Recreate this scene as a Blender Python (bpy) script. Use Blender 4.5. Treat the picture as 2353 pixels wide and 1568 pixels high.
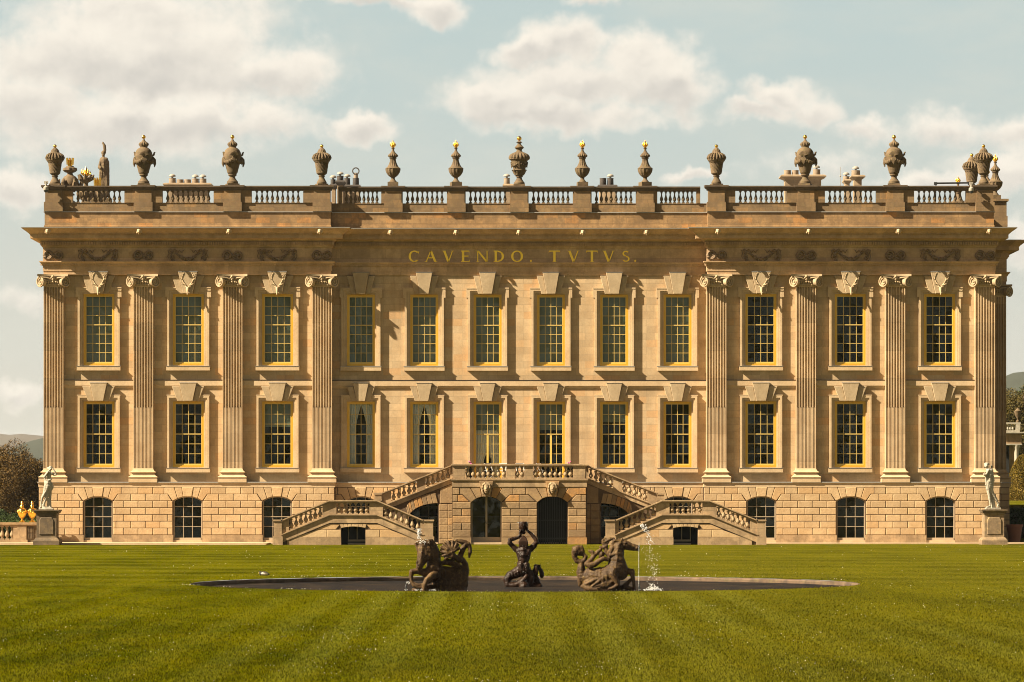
import bpy, bmesh, math, random
import numpy as np
from mathutils import Vector, Matrix, noise as mnoise
R = math.radians
random.seed(7)
sc = bpy.context.scene
for o in list(bpy.data.objects): bpy.data.objects.remove(o)

# ------------------------------------------------------------------ camera, light, exposure
FPX = 8800.0          # focal length, in units of 1/2353 of the picture width
CAMX, CAMY, CAMZ = -0.38, -200.0, 2.6
HORIZON = 1135.0
cam = bpy.data.cameras.new("camera"); camo = bpy.data.objects.new("camera", cam)
sc.collection.objects.link(camo); sc.camera = camo
camo.location = (CAMX, CAMY, CAMZ); camo.rotation_euler = (R(90), 0, 0)
cam.sensor_width = 36.0; cam.lens = FPX/2353.0*36.0
cam.shift_y = (HORIZON-784.0)/2353.0
cam.clip_start = 1.0; cam.clip_end = 20000.0

SUN = Vector((-2.7, -1.0, 2.3)).normalized()      # direction towards the sun
sun = bpy.data.lights.new("sun", 'SUN'); suno = bpy.data.objects.new("sun", sun)
sc.collection.objects.link(suno)
sun.energy = 5.0; sun.angle = R(0.5); sun.color = (1.0, 0.87, 0.64)
suno.rotation_euler = SUN.to_track_quat('Z', 'Y').to_euler(); suno.location = (-60, -60, 60)

world = bpy.data.worlds.new("World"); sc.world = world; world.use_nodes = True
sc.view_settings.view_transform = 'Standard'; sc.view_settings.look = 'None'
sc.view_settings.exposure = 1.65; sc.view_settings.gamma = 1.0
sc.view_settings.use_curve_mapping = False
sc.cycles.use_denoising = True; sc.cycles.denoising_prefilter = 'ACCURATE'; sc.cycles.filter_width = 1.0; sc.cycles.max_bounces = 6; sc.cycles.diffuse_bounces = 2; sc.cycles.glossy_bounces = 3
sc.cycles.transparent_max_bounces = 12; sc.cycles.caustics_reflective = False; sc.cycles.caustics_refractive = False

class NT:
    """small helper around a node tree"""
    def __init__(s, tree): s.t = tree; s.n = tree.nodes; s.l = tree.links
    def new(s, typ, **kw):
        n = s.n.new(typ)
        for k, v in kw.items(): setattr(n, k, v)
        return n
    def link(s, a, b): s.l.new(a, b)
    def val(s, sock, v):
        if isinstance(v, bpy.types.NodeSocket): s.l.new(v, sock)
        else: sock.default_value = v
    def math(s, op, a, b=None, c=None, clamp=False):
        n = s.new('ShaderNodeMath', operation=op, use_clamp=clamp)
        s.val(n.inputs[0], a)
        if b is not None: s.val(n.inputs[1], b)
        if c is not None: s.val(n.inputs[2], c)
        return n.outputs[0]
    def vmath(s, op, a, b=None):
        n = s.new('ShaderNodeVectorMath', operation=op)
        s.val(n.inputs[0], a)
        if b is not None: s.val(n.inputs[1], b)
        return n.outputs[1] if op in ('LENGTH', 'DOT_PRODUCT', 'DISTANCE') else n.outputs[0]
    def mix(s, f, a, b, blend='MIX'):
        n = s.new('ShaderNodeMix', data_type='RGBA', blend_type=blend)
        s.val(n.inputs[0], f); s.val(n.inputs[6], a); s.val(n.inputs[7], b)
        return n.outputs[2]
    def noise(s, vec, scale, detail=3.0, rough=0.5, dist=0.0, dim='3D'):
        n = s.new('ShaderNodeTexNoise', noise_dimensions=dim)
        s.val(n.inputs['Vector'], vec); n.inputs['Scale'].default_value = scale
        n.inputs['Detail'].default_value = detail; n.inputs['Roughness'].default_value = rough
        n.inputs['Distortion'].default_value = dist
        return n.outputs[0]
    def ramp(s, f, lo, hi, a=0.0, b=1.0):
        n = s.new('ShaderNodeMapRange', clamp=True, interpolation_type='SMOOTHSTEP')
        s.val(n.inputs[0], f); n.inputs[1].default_value = lo; n.inputs[2].default_value = hi
        n.inputs[3].default_value = a; n.inputs[4].default_value = b
        return n.outputs[0]
    def comb(s, x, y, z=0.0):
        n = s.new('ShaderNodeCombineXYZ')
        for i, v in enumerate((x, y, z)): s.val(n.inputs[i], v)
        return n.outputs[0]
    def sep(s, v):
        n = s.new('ShaderNodeSeparateXYZ'); s.val(n.inputs[0], v); return n.outputs

def build_world():
    t = NT(world.node_tree); t.n.clear()
    out = t.new('ShaderNodeOutputWorld'); bg = t.new('ShaderNodeBackground')
    t.link(bg.outputs[0], out.inputs[0]); bg.inputs[1].default_value = 0.05
    sky = t.new('ShaderNodeTexSky', sky_type='NISHITA')
    sky.sun_disc = False; sky.sun_elevation = math.asin(SUN.z)
    sky.sun_rotation = math.atan2(SUN.x, SUN.y); sky.air_density = 1.0; sky.dust_density = 1.0; sky.ozone_density = 1.0
    tint = t.mix(1.0, sky.outputs[0], SKY_TINT, 'MULTIPLY')
    d = t.new('ShaderNodeTexCoord').outputs['Generated']
    x, y, z = t.sep(d)
    u = t.math('ARCTAN2', x, y)
    v = t.math('ARCSINE', z)
    U = t.math('MULTIPLY_ADD', u, FPX, 0.0)      # azimuth and elevation, in the units the clouds were measured in
    V = t.math('MULTIPLY', v, FPX)
    P = t.comb(U, V, 0.0)
    warp = t.new('ShaderNodeTexNoise'); t.link(P, warp.inputs['Vector']); warp.inputs['Scale'].default_value = 0.010
    warp.inputs['Detail'].default_value = 5.0; warp.inputs['Roughness'].default_value = 0.55
    wv = t.vmath('SUBTRACT', warp.outputs[1], (0.5, 0.5, 0.5))
    sc_ = t.new('ShaderNodeVectorMath', operation='SCALE'); t.link(wv, sc_.inputs[0]); sc_.inputs['Scale'].default_value = 120.0
    PW = t.vmath('ADD', P, sc_.outputs[0])
    field = None; shade = None
    for (cx, cy, rx, ry, h) in CLOUDS:
        q = t.vmath('SUBTRACT', PW, (cx-1176.5, HORIZON-cy, 0.0))
        q = t.vmath('DIVIDE', q, (rx, ry, 1e6))
        L = t.vmath('LENGTH', q)
        g = t.math('MULTIPLY', t.math('SUBTRACT', 1.42, L), h)
        field = g if field is None else t.math('SMOOTH_MAX', field, g, 0.15)
        sh = t.math('MULTIPLY', t.sep(q)[1], t.ramp(L, 1.4, 0.3))
        shade = sh if shade is None else t.math('ADD', shade, sh)
    n1 = t.noise(P, 0.0075, 6.0, 0.55)
    n2 = t.noise(t.vmath('ADD', P, (-16.0, 22.0, 0.0)), 0.0075, 6.0, 0.55)
    rel = t.math('SUBTRACT', n1, n2)
    body = t.math('ADD', field, t.math('MULTIPLY', t.math('SUBTRACT', n1, 0.5), 1.1))
    mask = t.ramp(t.math('ADD', body, t.math('MULTIPLY', t.math('SUBTRACT', t.noise(P, 0.03, 4.0, 0.6), .5), .30)), -0.05, 0.85)
    veil = t.ramp(t.noise(t.comb(t.math('MULTIPLY', U, 0.4), V), 0.005, 5.0, 0.6), 0.40, 0.75, 0.0, 0.45)
    lowv = t.ramp(V, 1150.0, 60.0)
    b = t.math('ADD', t.math('MULTIPLY', rel, 1.05), t.math('MULTIPLY', shade, 0.42))
    b = t.math('ADD', t.math('ADD', b, 0.66), t.math('MULTIPLY', t.math('SUBTRACT', body, 0.55), -0.32))
    b = t.ramp(b, -0.05, 0.95)
    ccol = t.mix(b, CLOUD_DARK, CLOUD_LIGHT)
    col = t.mix(lowv, SKY_TOP, SKY_LOW)
    col = t.mix(veil, col, VEIL)
    col = t.mix(t.math('MULTIPLY', mask, 0.95), col, ccol)
    # above the band of haze and cumulus the sky is the clear Nishita sky with a few more clouds
    far = t.ramp(t.noise(d, 2.2, 6.0, 0.6), 0.55, 0.68, 0.0, 0.35)
    up = t.mix(far, tint, VEIL)
    col = t.mix(t.ramp(V, 1150.0, 3600.0), col, up)
    t.link(col, bg.inputs[0])
def lin(r, g, b, k=6.37):
    f = lambda c: (c/255/12.92 if c <= 10 else ((c/255+.055)/1.055)**2.4)*k
    return (f(r), f(g), f(b), 1.0)
SKY_TINT = (.74, 0.37, 0.17, 1)
CLOUD_LIGHT = lin(255,246,231); CLOUD_DARK = lin(208,203,195)
VEIL = lin(220,220,208); SKY_TOP = lin(192,208,206); SKY_LOW = lin(222,217,202)
CLOUDS = [(330,60,270,95,1),(190,150,230,85,1),(420,170,280,110,1),(640,170,110,70,1),(90,250,150,60,1),(480,285,260,50,.8),
          (835,292,60,30,1),(300,300,300,70,.9),(1010,20,60,40,1),(880,0,150,22,.9),(1370,5,60,16,.7),
          (1310,110,110,55,1),(1210,130,90,35,.9),(1470,150,120,68,1),(1550,205,90,58,1),(1330,200,220,60,1),(1150,240,140,50,1),(1280,270,210,35,1),
          (1790,225,85,38,1),(1745,265,80,30,1),(1860,262,55,36,.9),(1990,300,70,30,.7),(2180,300,110,40,.6),(2330,320,90,50,.8),(1590,412,60,18,.9),
          (40,440,90,48,1),(-60,230,120,90,1),(2345,560,50,60,.7),(40,910,60,22,.7),(60,690,90,30,.5),(80,1000,120,20,.3),(2300,400,140,50,.8),(2150,430,160,30,.7),(1980,380,200,30,.3)]
build_world()

# ------------------------------------------------------------------ mesh helpers
C = sc.collection
def Zf(y): return CAMZ+(HORIZON-y)/44.0
def Xf(p): return (p-1193.2)/44.0
def AX(px, Y): return CAMX+(px-1176.5)*(Y-CAMY)/FPX     # a measured column turned into metres at depth Y
def AZ(py, Y): return CAMZ+(HORIZON-py)*(Y-CAMY)/FPX

class MB:
    def __init__(s): s.v = []; s.f = []; s.sm = []
    def add(s, vs, fs, smooth=False):
        b = len(s.v); s.v += [tuple(p) for p in vs]; s.f += [tuple(b+i for i in q) for q in fs]; s.sm += [smooth]*len(fs)
        return s
    def box(s, x0, x1, y0, y1, z0, z1):
        vs = [(x0,y0,z0),(x1,y0,z0),(x1,y1,z0),(x0,y1,z0),(x0,y0,z1),(x1,y0,z1),(x1,y1,z1),(x0,y1,z1)]
        return s.add(vs, [(0,3,2,1),(4,5,6,7),(0,1,5,4),(1,2,6,5),(2,3,7,6),(3,0,4,7)])
    def prism(s, poly, y0, y1):
        """polygon in x,z extruded in y"""
        n = len(poly); vs = [(x,y0,z) for x,z in poly]+[(x,y1,z) for x,z in poly]
        fs = [tuple(range(n)), tuple(range(2*n-1, n-1, -1))]+[(i,(i+1)%n+0,(i+1)%n+n,i+n) for i in range(n)]
        return s.add(vs, fs)
    def block(s, poly, yf, yb, ch=0.02, shrink=0.008):
        """convex stone with a chamfered face at yf"""
        def inset(pl, d):
            n = len(pl); a = sum(pl[i][0]*pl[(i+1)%n][1]-pl[(i+1)%n][0]*pl[i][1] for i in range(n))
            sg = 1 if a > 0 else -1; out = []
            for i in range(n):
                p0, p1, p2 = Vector(pl[i-1]), Vector(pl[i]), Vector(pl[(i+1)%n])
                e1 = (p1-p0); e2 = (p2-p1)
                if e1.length < 1e-6 or e2.length < 1e-6: out.append(tuple(p1)); continue
                e1.normalize(); e2.normalize()
                n1 = Vector((-e1.y, e1.x))*sg; n2 = Vector((-e2.y, e2.x))*sg
                k = max(0.35, 1+n1.dot(n2)); out.append(tuple(p1+(n1+n2)*(d/k)))
            return out
        a = inset(poly, shrink); b = inset(poly, shrink+ch); n = len(a)
        vs = [(x,yb,z) for x,z in a]+[(x,yf+ch,z) for x,z in a]+[(x,yf,z) for x,z in b]
        fs = [tuple(range(2*n, 3*n))]
        for i in range(n):
            j = (i+1)%n; fs += [(i,j,n+j,n+i), (n+i,n+j,2*n+j,2*n+i)]
        return s.add(vs, fs)
    def lathe(s, prof, n=16, c=(0,0,0), mod=None, square=False, smooth=True):
        """prof: list of (r,z); mod(theta, i, r, z)->r"""
        vs = []; fs = []
        for i, (r, z) in enumerate(prof):
            for k in range(n):
                a = 2*math.pi*k/n; rr = r if mod is None else mod(a, i, r, z)
                vs.append((c[0]+rr*math.cos(a), c[1]+rr*math.sin(a), c[2]+z))
        m = len(prof)
        for i in range(m-1):
            for k in range(n):
                fs.append((i*n+k, i*n+(k+1)%n, (i+1)*n+(k+1)%n, (i+1)*n+k))
        fs.append(tuple(range(n-1, -1, -1))); fs.append(tuple((m-1)*n+k for k in range(n)))
        return s.add(vs, fs, smooth)
    def ball(s, c, r, n=10, sx=1, sy=1, sz=1):
        prof = [(max(1e-3, math.sin(math.pi*i/n)), -math.cos(math.pi*i/n)) for i in range(n+1)]
        vs = []; fs = []; m = max(6, n+2)
        for (a, z) in prof:
            for k in range(m):
                t = 2*math.pi*k/m; vs.append((c[0]+r*sx*a*math.cos(t), c[1]+r*sy*a*math.sin(t), c[2]+r*sz*z))
        for i in range(n):
            for k in range(m): fs.append((i*m+k, i*m+(k+1)%m, (i+1)*m+(k+1)%m, (i+1)*m+k))
        return s.add(vs, fs, True)
    def tube(s, pts, rad, n=8):
        pts = [Vector(p) for p in pts]
        if not hasattr(rad, '__len__'): rad = [rad]*len(pts)
        vs = []; fs = []; up = None
        for i, p in enumerate(pts):
            d = (pts[min(i+1, len(pts)-1)]-pts[max(i-1, 0)]).normalized()
            if up is None:
                up = Vector((0,1,0)) if abs(d.y) < .9 else Vector((1,0,0))
            a = up-d*up.dot(d); a.normalize(); up = a; b = d.cross(a)
            for k in range(n):
                t = 2*math.pi*k/n; vs.append(p+(a*math.cos(t)+b*math.sin(t))*rad[i])
        m = len(pts)
        for i in range(m-1):
            for k in range(n): fs.append((i*n+k, i*n+(k+1)%n, (i+1)*n+(k+1)%n, (i+1)*n+k))
        fs.append(tuple(range(n-1,-1,-1))); fs.append(tuple((m-1)*n+k for k in range(n)))
        return s.add(vs, fs, True)
    def sweep(s, path, prof, caps=True, closed=False):
        """prof [(p,z)] carried along the plan path; p is to the right of travel"""
        n = len(path); m = len(prof); vs = []
        for i in range(n):
            def nrm(a, b):
                d = Vector((b[0]-a[0], b[1]-a[1])).normalized(); return Vector((d.y, -d.x))
            if closed: n1 = nrm(path[i-1], path[i]); n2 = nrm(path[i], path[(i+1)%n])
            else:
                n1 = nrm(path[i-1], path[i]) if i > 0 else nrm(path[0], path[1])
                n2 = nrm(path[i], path[i+1]) if i < n-1 else n1
            o = (n1+n2)/(1+n1.dot(n2))
            for (p, z) in prof: vs.append((path[i][0]+o.x*p, path[i][1]+o.y*p, z))
        fs = []
        for i in range(n if closed else n-1):
            j = (i+1)%n
            for k in range(m-1): fs.append((i*m+k, j*m+k, j*m+k+1, i*m+k+1))
        if caps and not closed: fs.append(tuple(range(m-1,-1,-1))); fs.append(tuple((n-1)*m+k for k in range(m)))
        return s.add(vs, fs)
    def build(s, name, mat, parent=None, recalc=True, loc=None, sharp=35):
        me = bpy.data.meshes.new(name); me.from_pydata(s.v, [], s.f)
        me.polygons.foreach_set('use_smooth', s.sm)
        if recalc:
            bm = bmesh.new(); bm.from_mesh(me); bmesh.ops.recalc_face_normals(bm, faces=bm.faces); bm.to_mesh(me); bm.free()
        if any(s.sm): me.set_sharp_from_angle(angle=R(sharp))
        if isinstance(mat, (list, tuple)):
            for m_ in mat: me.materials.append(m_)
        else: me.materials.append(mat)
        me.update()
        o = bpy.data.objects.new(name, me); C.objects.link(o)
        if parent is not None: o.parent = parent
        if loc is not None: o.location = loc
        return o

def tag(o, label=None, cat=None, group=None, kind=None):
    if label: o['label'] = label
    if cat: o['category'] = cat
    if group: o['group'] = group
    if kind: o['kind'] = kind
    return o
def thing(name, label, cat, loc=(0,0,0), rz=0.0, group=None):
    o = bpy.data.objects.new(name, None); C.objects.link(o); o.location = loc; o.rotation_euler = (0,0,rz)
    o.empty_display_size = 0.3
    return tag(o, label, cat, group)
def copy_tree(o, parent=None, loc=None, label=None):
    c = o.copy(); C.objects.link(c); c.parent = parent
    if loc is not None: c.location = loc
    if label: c['label'] = label
    for ch in list(o.children): copy_tree(ch, c)
    return c

def blob(name, chains, mat, parent=None, voxel=0.02, smooth=4, disp=0.0, dscale=8.0, extra=None, loc=None):
    """one continuous sculpted surface grown round chains of (x,y,z,r) points"""
    mb = MB()
    if extra is not None: mb.v = list(extra.v); mb.f = list(extra.f); mb.sm = list(extra.sm)
    for ch in chains:
        pts = []
        for i in range(len(ch)):
            if i == 0: pts.append(ch[0]); continue
            a, b = ch[i-1], ch[i]; L = math.dist(a[:3], b[:3]); st = max(1, int(L/(0.45*max(min(a[3], b[3]), 0.006))))
            for k in range(1, st+1):
                t = k/st; pts.append(tuple(a[j]+(b[j]-a[j])*t for j in range(4)))
        for p in pts: mb.ball(p[:3], p[3], 6)
    me = bpy.data.meshes.new(name); me.from_pydata(mb.v, [], mb.f)
    tmp = bpy.data.objects.new("tmp", me); C.objects.link(tmp)
    m = tmp.modifiers.new("r", 'REMESH'); m.mode = 'VOXEL'; m.voxel_size = voxel
    if smooth:
        sm = tmp.modifiers.new("s", 'SMOOTH'); sm.factor = 0.5; sm.iterations = smooth
    dg = bpy.context.evaluated_depsgraph_get(); dg.update()
    out = bpy.data.meshes.new_from_object(tmp.evaluated_get(dg))
    bpy.data.objects.remove(tmp); bpy.data.meshes.remove(me)
    if disp:
        n = len(out.vertices); co = np.empty(n*3); out.vertices.foreach_get('co', co)
        no = np.empty(n*3); out.vertices.foreach_get('normal', no); co = co.reshape(-1,3); no = no.reshape(-1,3)
        d = np.array([mnoise.fractal(Vector(p)*dscale, 0.6, 2.0, 4) for p in co])
        co += no*(d*disp)[:,None]; out.vertices.foreach_set('co', co.ravel())
    out.polygons.foreach_set('use_smooth', [True]*len(out.polygons)); out.name = name
    out.materials.clear(); out.materials.append(mat); out.update()
    o = bpy.data.objects.new(name, out); C.objects.link(o)
    if parent is not None: o.parent = parent
    if loc is not None: o.location = loc
    return o

# ------------------------------------------------------------------ materials
def newmat(name):
    m = bpy.data.materials.new(name); m.use_nodes = True; t = NT(m.node_tree)
    p = t.n['Principled BSDF']; return m, t, p
def rgb(c): return (c[0], c[1], c[2], 1.0)

def stone(name, a, b, ashlar=None, rough=0.85, bump=0.4, grime=0.0, grimecol=(.05,.035,.02), streak=0.25, island=0.0,
          accent=None, lichen=0.0, lichencol=(.16,.15,.03), bscale=1.0):
    m, t, p = newmat(name)
    pos = t.new('ShaderNodeNewGeometry').outputs['Position']
    x, y, z = t.sep(pos)
    n_l = t.noise(pos, 0.9*bscale, 4.0, 0.6); n_f = t.noise(pos, 11.0*bscale, 4.0, 0.65)
    col = t.mix(t.ramp(n_l, 0.3, 0.7), rgb(a), rgb(b))
    hgt = n_f
    if ashlar:
        bw, bh, mort = ashlar
        br = t.new('ShaderNodeTexBrick'); u = t.math('ADD', x, t.math('MULTIPLY', y, 0.83))
        t.link(t.comb(u, t.math('ADD', z, 0.07)), br.inputs['Vector'])
        br.inputs['Color1'].default_value = (0,0,0,1); br.inputs['Color2'].default_value = (1,1,1,1); br.inputs['Mortar'].default_value = (.5,.5,.5,1)
        br.inputs['Scale'].default_value = 1.0; br.inputs['Mortar Size'].default_value = mort; br.inputs['Mortar Smooth'].default_value = 0.25
        br.inputs['Brick Width'].default_value = bw; br.inputs['Row Height'].default_value = bh
        # irregular extra tone by block
        wn = t.new('ShaderNodeTexWhiteNoise', noise_dimensions='2D')
        row = t.math('FLOOR', t.math('DIVIDE', t.math('ADD', z, 0.07), bh))
        cell = t.math('FLOOR', t.math('DIVIDE', t.math('ADD', u, t.math('MULTIPLY', t.math('MODULO', row, 2.0), bw*.5)), bw))
        t.link(t.comb(cell, row), wn.inputs['Vector'])
        f1 = t.math('ADD', 0.84, t.math('MULTIPLY', wn.outputs[0], 0.29))
        col = t.mix(1.0, col, t.comb(f1, f1, f1), 'MULTIPLY')
        if accent: col = t.mix(t.ramp(wn.outputs[0], 0.78, 0.95, 0.0, 0.75), col, rgb(accent))
        mf = t.math('MULTIPLY', br.outputs['Fac'], 0.75)
        col = t.mix(mf, col, rgb(tuple(c*0.5 for c in a)))
        hgt = t.math('SUBTRACT', t.math('MULTIPLY', n_f, 0.5), t.math('MULTIPLY', br.outputs['Fac'], 0.9))
    if island:
        ri = t.new('ShaderNodeNewGeometry').outputs['Random Per Island']
        f1 = t.math('ADD', 1.0-island*.5, t.math('MULTIPLY', ri, island))
        col = t.mix(1.0, col, t.comb(f1, f1, f1), 'MULTIPLY')
        if accent: col = t.mix(t.ramp(ri, 0.8, 0.95, 0.0, 0.8), col, rgb(accent))
    # grain of the stone
    g = t.math('ADD', 0.8, t.math('MULTIPLY', n_f, 0.4)); col = t.mix(1.0, col, t.comb(g, g, g), 'MULTIPLY')
    if streak:
        st = t.noise(t.comb(t.math('MULTIPLY', x, 3.0), t.math('MULTIPLY', y, 3.0), t.math('MULTIPLY', z, 0.35)), 1.0, 5.0, 0.65)
        col = t.mix(t.ramp(st, 0.5, 0.75, 0.0, streak), col, rgb(tuple(c*0.45 for c in a)))
    if grime:
        gn = t.noise(t.vmath('ADD', pos, (7,3,1)), 2.2*bscale, 6.0, 0.7)
        col = t.mix(t.ramp(gn, 0.42, 0.62, 0.0, grime), col, rgb(grimecol))
    if lichen:
        ln = t.noise(t.vmath('ADD', pos, (1,9,4)), 3.5*bscale, 5.0, 0.7)
        col = t.mix(t.ramp(ln, 0.5, 0.66, 0.0, lichen), col, rgb(lichencol))
    t.link(col, p.inputs['Base Color']); p.inputs['Roughness'].default_value = rough
    bp = t.new('ShaderNodeBump'); bp.inputs['Strength'].default_value = bump; bp.inputs['Distance'].default_value = 0.02
    t.link(hgt, bp.inputs['Height']); t.link(bp.outputs[0], p.inputs['Normal'])
    return m
def plain(name, col, rough=0.6, metal=0.0, var=0.15, nscale=8.0, bump=0.0, spec=0.5):
    m, t, p = newmat(name)
    pos = t.new('ShaderNodeNewGeometry').outputs['Position']; n = t.noise(pos, nscale, 4.0, 0.6)
    f = t.math('ADD', 1.0-var, t.math('MULTIPLY', n, 2*var))
    t.link(t.mix(1.0, rgb(col), t.comb(f, f, f), 'MULTIPLY'), p.inputs['Base Color'])
    p.inputs['Roughness'].default_value = rough; p.inputs['Metallic'].default_value = metal
    p.inputs['Specular IOR Level'].default_value = spec
    if bump:
        bp = t.new('ShaderNodeBump'); bp.inputs['Strength'].default_value = bump; bp.inputs['Distance'].default_value = 0.02
        t.link(n, bp.inputs['Height']); t.link(bp.outputs[0], p.inputs['Normal'])
    return m

M = {}
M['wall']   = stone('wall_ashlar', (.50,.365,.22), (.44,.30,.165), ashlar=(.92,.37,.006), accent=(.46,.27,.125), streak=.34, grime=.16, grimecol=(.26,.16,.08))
M['key']    = stone('weathered_keystone', (.42,.315,.195), (.34,.25,.15), streak=.4, bump=.3, grime=.3, grimecol=(.24,.165,.09))
M['trim']   = stone('dressed_stone', (.53,.39,.24), (.46,.325,.19), streak=.22, bump=.2, grime=.12, grimecol=(.2,.12,.06))
M['shaft']  = stone('pilaster_stone', (.50,.365,.225), (.41,.28,.16), streak=.35, bump=.2, ashlar=(5,1.45,.006))
M['ent']    = stone('entablature_stone', (.52,.345,.195), (.40,.26,.145), ashlar=(1.6,5,.006), streak=.35, grime=.25, grimecol=(.14,.09,.05))
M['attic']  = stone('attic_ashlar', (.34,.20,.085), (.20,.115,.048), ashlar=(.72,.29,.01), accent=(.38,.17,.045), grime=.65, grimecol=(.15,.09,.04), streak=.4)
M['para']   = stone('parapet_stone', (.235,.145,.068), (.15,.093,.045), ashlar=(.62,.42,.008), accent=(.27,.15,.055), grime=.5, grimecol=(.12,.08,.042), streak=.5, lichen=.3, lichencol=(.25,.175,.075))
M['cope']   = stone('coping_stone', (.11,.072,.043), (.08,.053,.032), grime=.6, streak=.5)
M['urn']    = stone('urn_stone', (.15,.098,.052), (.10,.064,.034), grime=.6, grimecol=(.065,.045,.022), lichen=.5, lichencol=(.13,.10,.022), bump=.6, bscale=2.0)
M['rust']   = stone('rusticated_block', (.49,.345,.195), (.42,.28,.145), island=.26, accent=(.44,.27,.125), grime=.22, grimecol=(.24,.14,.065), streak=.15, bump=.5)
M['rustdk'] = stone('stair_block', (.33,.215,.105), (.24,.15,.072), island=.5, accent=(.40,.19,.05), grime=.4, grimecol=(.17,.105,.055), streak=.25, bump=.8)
M['joint']  = stone('joint_stone', (.10,.058,.028), (.08,.046,.022), streak=.1)
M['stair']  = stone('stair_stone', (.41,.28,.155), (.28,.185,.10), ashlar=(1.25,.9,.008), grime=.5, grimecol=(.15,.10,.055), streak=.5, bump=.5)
M['balus']  = stone('baluster_stone', (.34,.24,.135), (.27,.185,.10), grime=.4, grimecol=(.14,.10,.06), streak=.2, bscale=2.0)
M['relief'] = stone('carved_stone', (.24,.16,.095), (.17,.115,.07), grime=.5, grimecol=(.07,.045,.028), streak=.1, bscale=3)
M['stag']   = stone('pale_carving', (.50,.37,.22), (.42,.30,.18), streak=.1, bscale=3)
M['lead']   = plain('lead_flashing', (.33,.31,.29), .55, .3)
M['chim']   = stone('chimney_stone', (.31,.225,.14), (.24,.17,.105), streak=.3, ashlar=(.6,.3,.006))
M['pot']    = plain('chimney_pot', (.24,.18,.125), .8)
M['potdk']  = plain('sooty_pot', (.05,.04,.035), .8)
M['cowl']   = plain('white_cowl', (.30,.27,.23), .6)
M['gold']   = plain('gilded_frame', (.66,.37,.035), .38, .35, .12, 5.0)
M['gold2']  = plain('gilded_sash', (.68,.47,.11), .45, .2, .1, 5.0)
M['bar']    = plain('gilded_bar', (.60,.42,.13), .5, .15)
M['leaf']   = plain('gold_leaf', (.85,.50,.08), .24, 1.0, .1, 12.0, .3)
M['letter'] = plain('gilded_letter', (1.0,.62,.07), .38, .8)
M['cream']  = plain('stone_paint', (.40,.31,.21), .6)
M['blind']  = plain('window_blind', (.17,.195,.175), .8, 0, .08)
M['room_shade']   = plain('unlit_room_black', (.010,.010,.009), .9)  # near-black colour stands in for the shade inside openings
M['curtain']= plain('net_curtain', (.75,.74,.70), .9)
M['iron']   = plain('black_iron', (.012,.011,.010), .5)
M['marble'] = stone('weathered_marble', (.42,.375,.30), (.31,.27,.21), grime=.45, grimecol=(.2,.2,.16), streak=.35, bscale=3, bump=.2)
M['ped']    = stone('pedestal_stone', (.16,.11,.06), (.10,.067,.038), grime=.7, grimecol=(.07,.05,.032), streak=.5, lichen=.3, lichencol=(.30,.20,.09))
M['pedlt']  = stone('pale_pedestal_stone', (.29,.20,.115), (.21,.14,.078), grime=.6, grimecol=(.10,.07,.04), streak=.5, lichen=.4, lichencol=(.42,.28,.12))
M['path']   = stone('paving', (.50,.37,.23), (.42,.30,.18), ashlar=(1.2,.6,.01), streak=0)
M['kerb']   = stone('pond_kerb', (.16,.10,.058), (.10,.062,.036), grime=.7, grimecol=(.045,.03,.02), streak=0, bump=.8, lichen=.2)
M['bark']   = plain('bark', (.10,.07,.045), .9, 0, .3, 6, .5)
M['white']  = plain('white_paint', (.42,.40,.37), .5, 0, .04)
M['terra']  = plain('terracotta', (.30,.12,.06), .8)
M['black']  = plain('black_plastic', (.02,.02,.02), .4)
M['chairwd']= plain('brown_frame', (.10,.055,.03), .6)
def mk_wet(name, a, b, rough, moss):
    m = stone(name, a, b, grime=.5, grimecol=tuple(c*.3 for c in a), lichen=moss, lichencol=(.17,.105,.03), streak=.3, bump=.6, rough=rough, bscale=3.0)
    m.node_tree.nodes['Principled BSDF'].inputs['Specular IOR Level'].default_value = .5 if rough < .3 else .15
    return m
M['lead_horse'] = mk_wet('mossy_statue_stone', (.105,.062,.028), (.034,.018,.009), .55, .5)  # paler tone raised to put golden highlights into the mossy stone colour
M['wet'] = mk_wet('wet_dark_stone', (.036,.017,.009), (.016,.008,.005), .36, .0)
def mk_glass():
    m, t, p = newmat('window_glass'); t.n.remove(p)
    out = t.n['Material Output']; tr = t.new('ShaderNodeBsdfTransparent'); tr.inputs[0].default_value = (.82,.86,.84,1)
    gl = t.new('ShaderNodeBsdfGlossy'); gl.inputs['Roughness'].default_value = 0.04; gl.inputs[0].default_value = (.7,.7,.55,1)
    g = t.new('ShaderNodeNewGeometry'); oi = t.new('ShaderNodeObjectInfo').outputs['Random']
    wn = t.new('ShaderNodeTexWhiteNoise', noise_dimensions='2D'); t.link(t.comb(g.outputs['Random Per Island'], oi), wn.inputs['Vector'])
    wob = t.noise(g.outputs['Position'], 2.4, 2.0); wv = t.vmath('SUBTRACT', wn.outputs['Color'], (.5,.5,.5))
    sc1 = t.new('ShaderNodeVectorMath', operation='SCALE'); t.link(wv, sc1.inputs[0]); sc1.inputs['Scale'].default_value = .10
    nn = t.vmath('NORMALIZE', t.vmath('ADD', t.vmath('ADD', g.outputs['Normal'], sc1.outputs[0]), t.comb(0.0, 0.0, t.math('MULTIPLY', t.math('SUBTRACT', wob, .5), .12))))
    t.link(nn, gl.inputs['Normal'])
    mx = t.new('ShaderNodeMixShader'); t.link(t.math('ADD', .02, t.math('MULTIPLY', wn.outputs['Value'], .03)), mx.inputs[0])
    t.link(tr.outputs[0], mx.inputs[1]); t.link(gl.outputs[0], mx.inputs[2]); t.link(mx.outputs[0], out.inputs[0])
    return m
M['glass'] = mk_glass()
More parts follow.
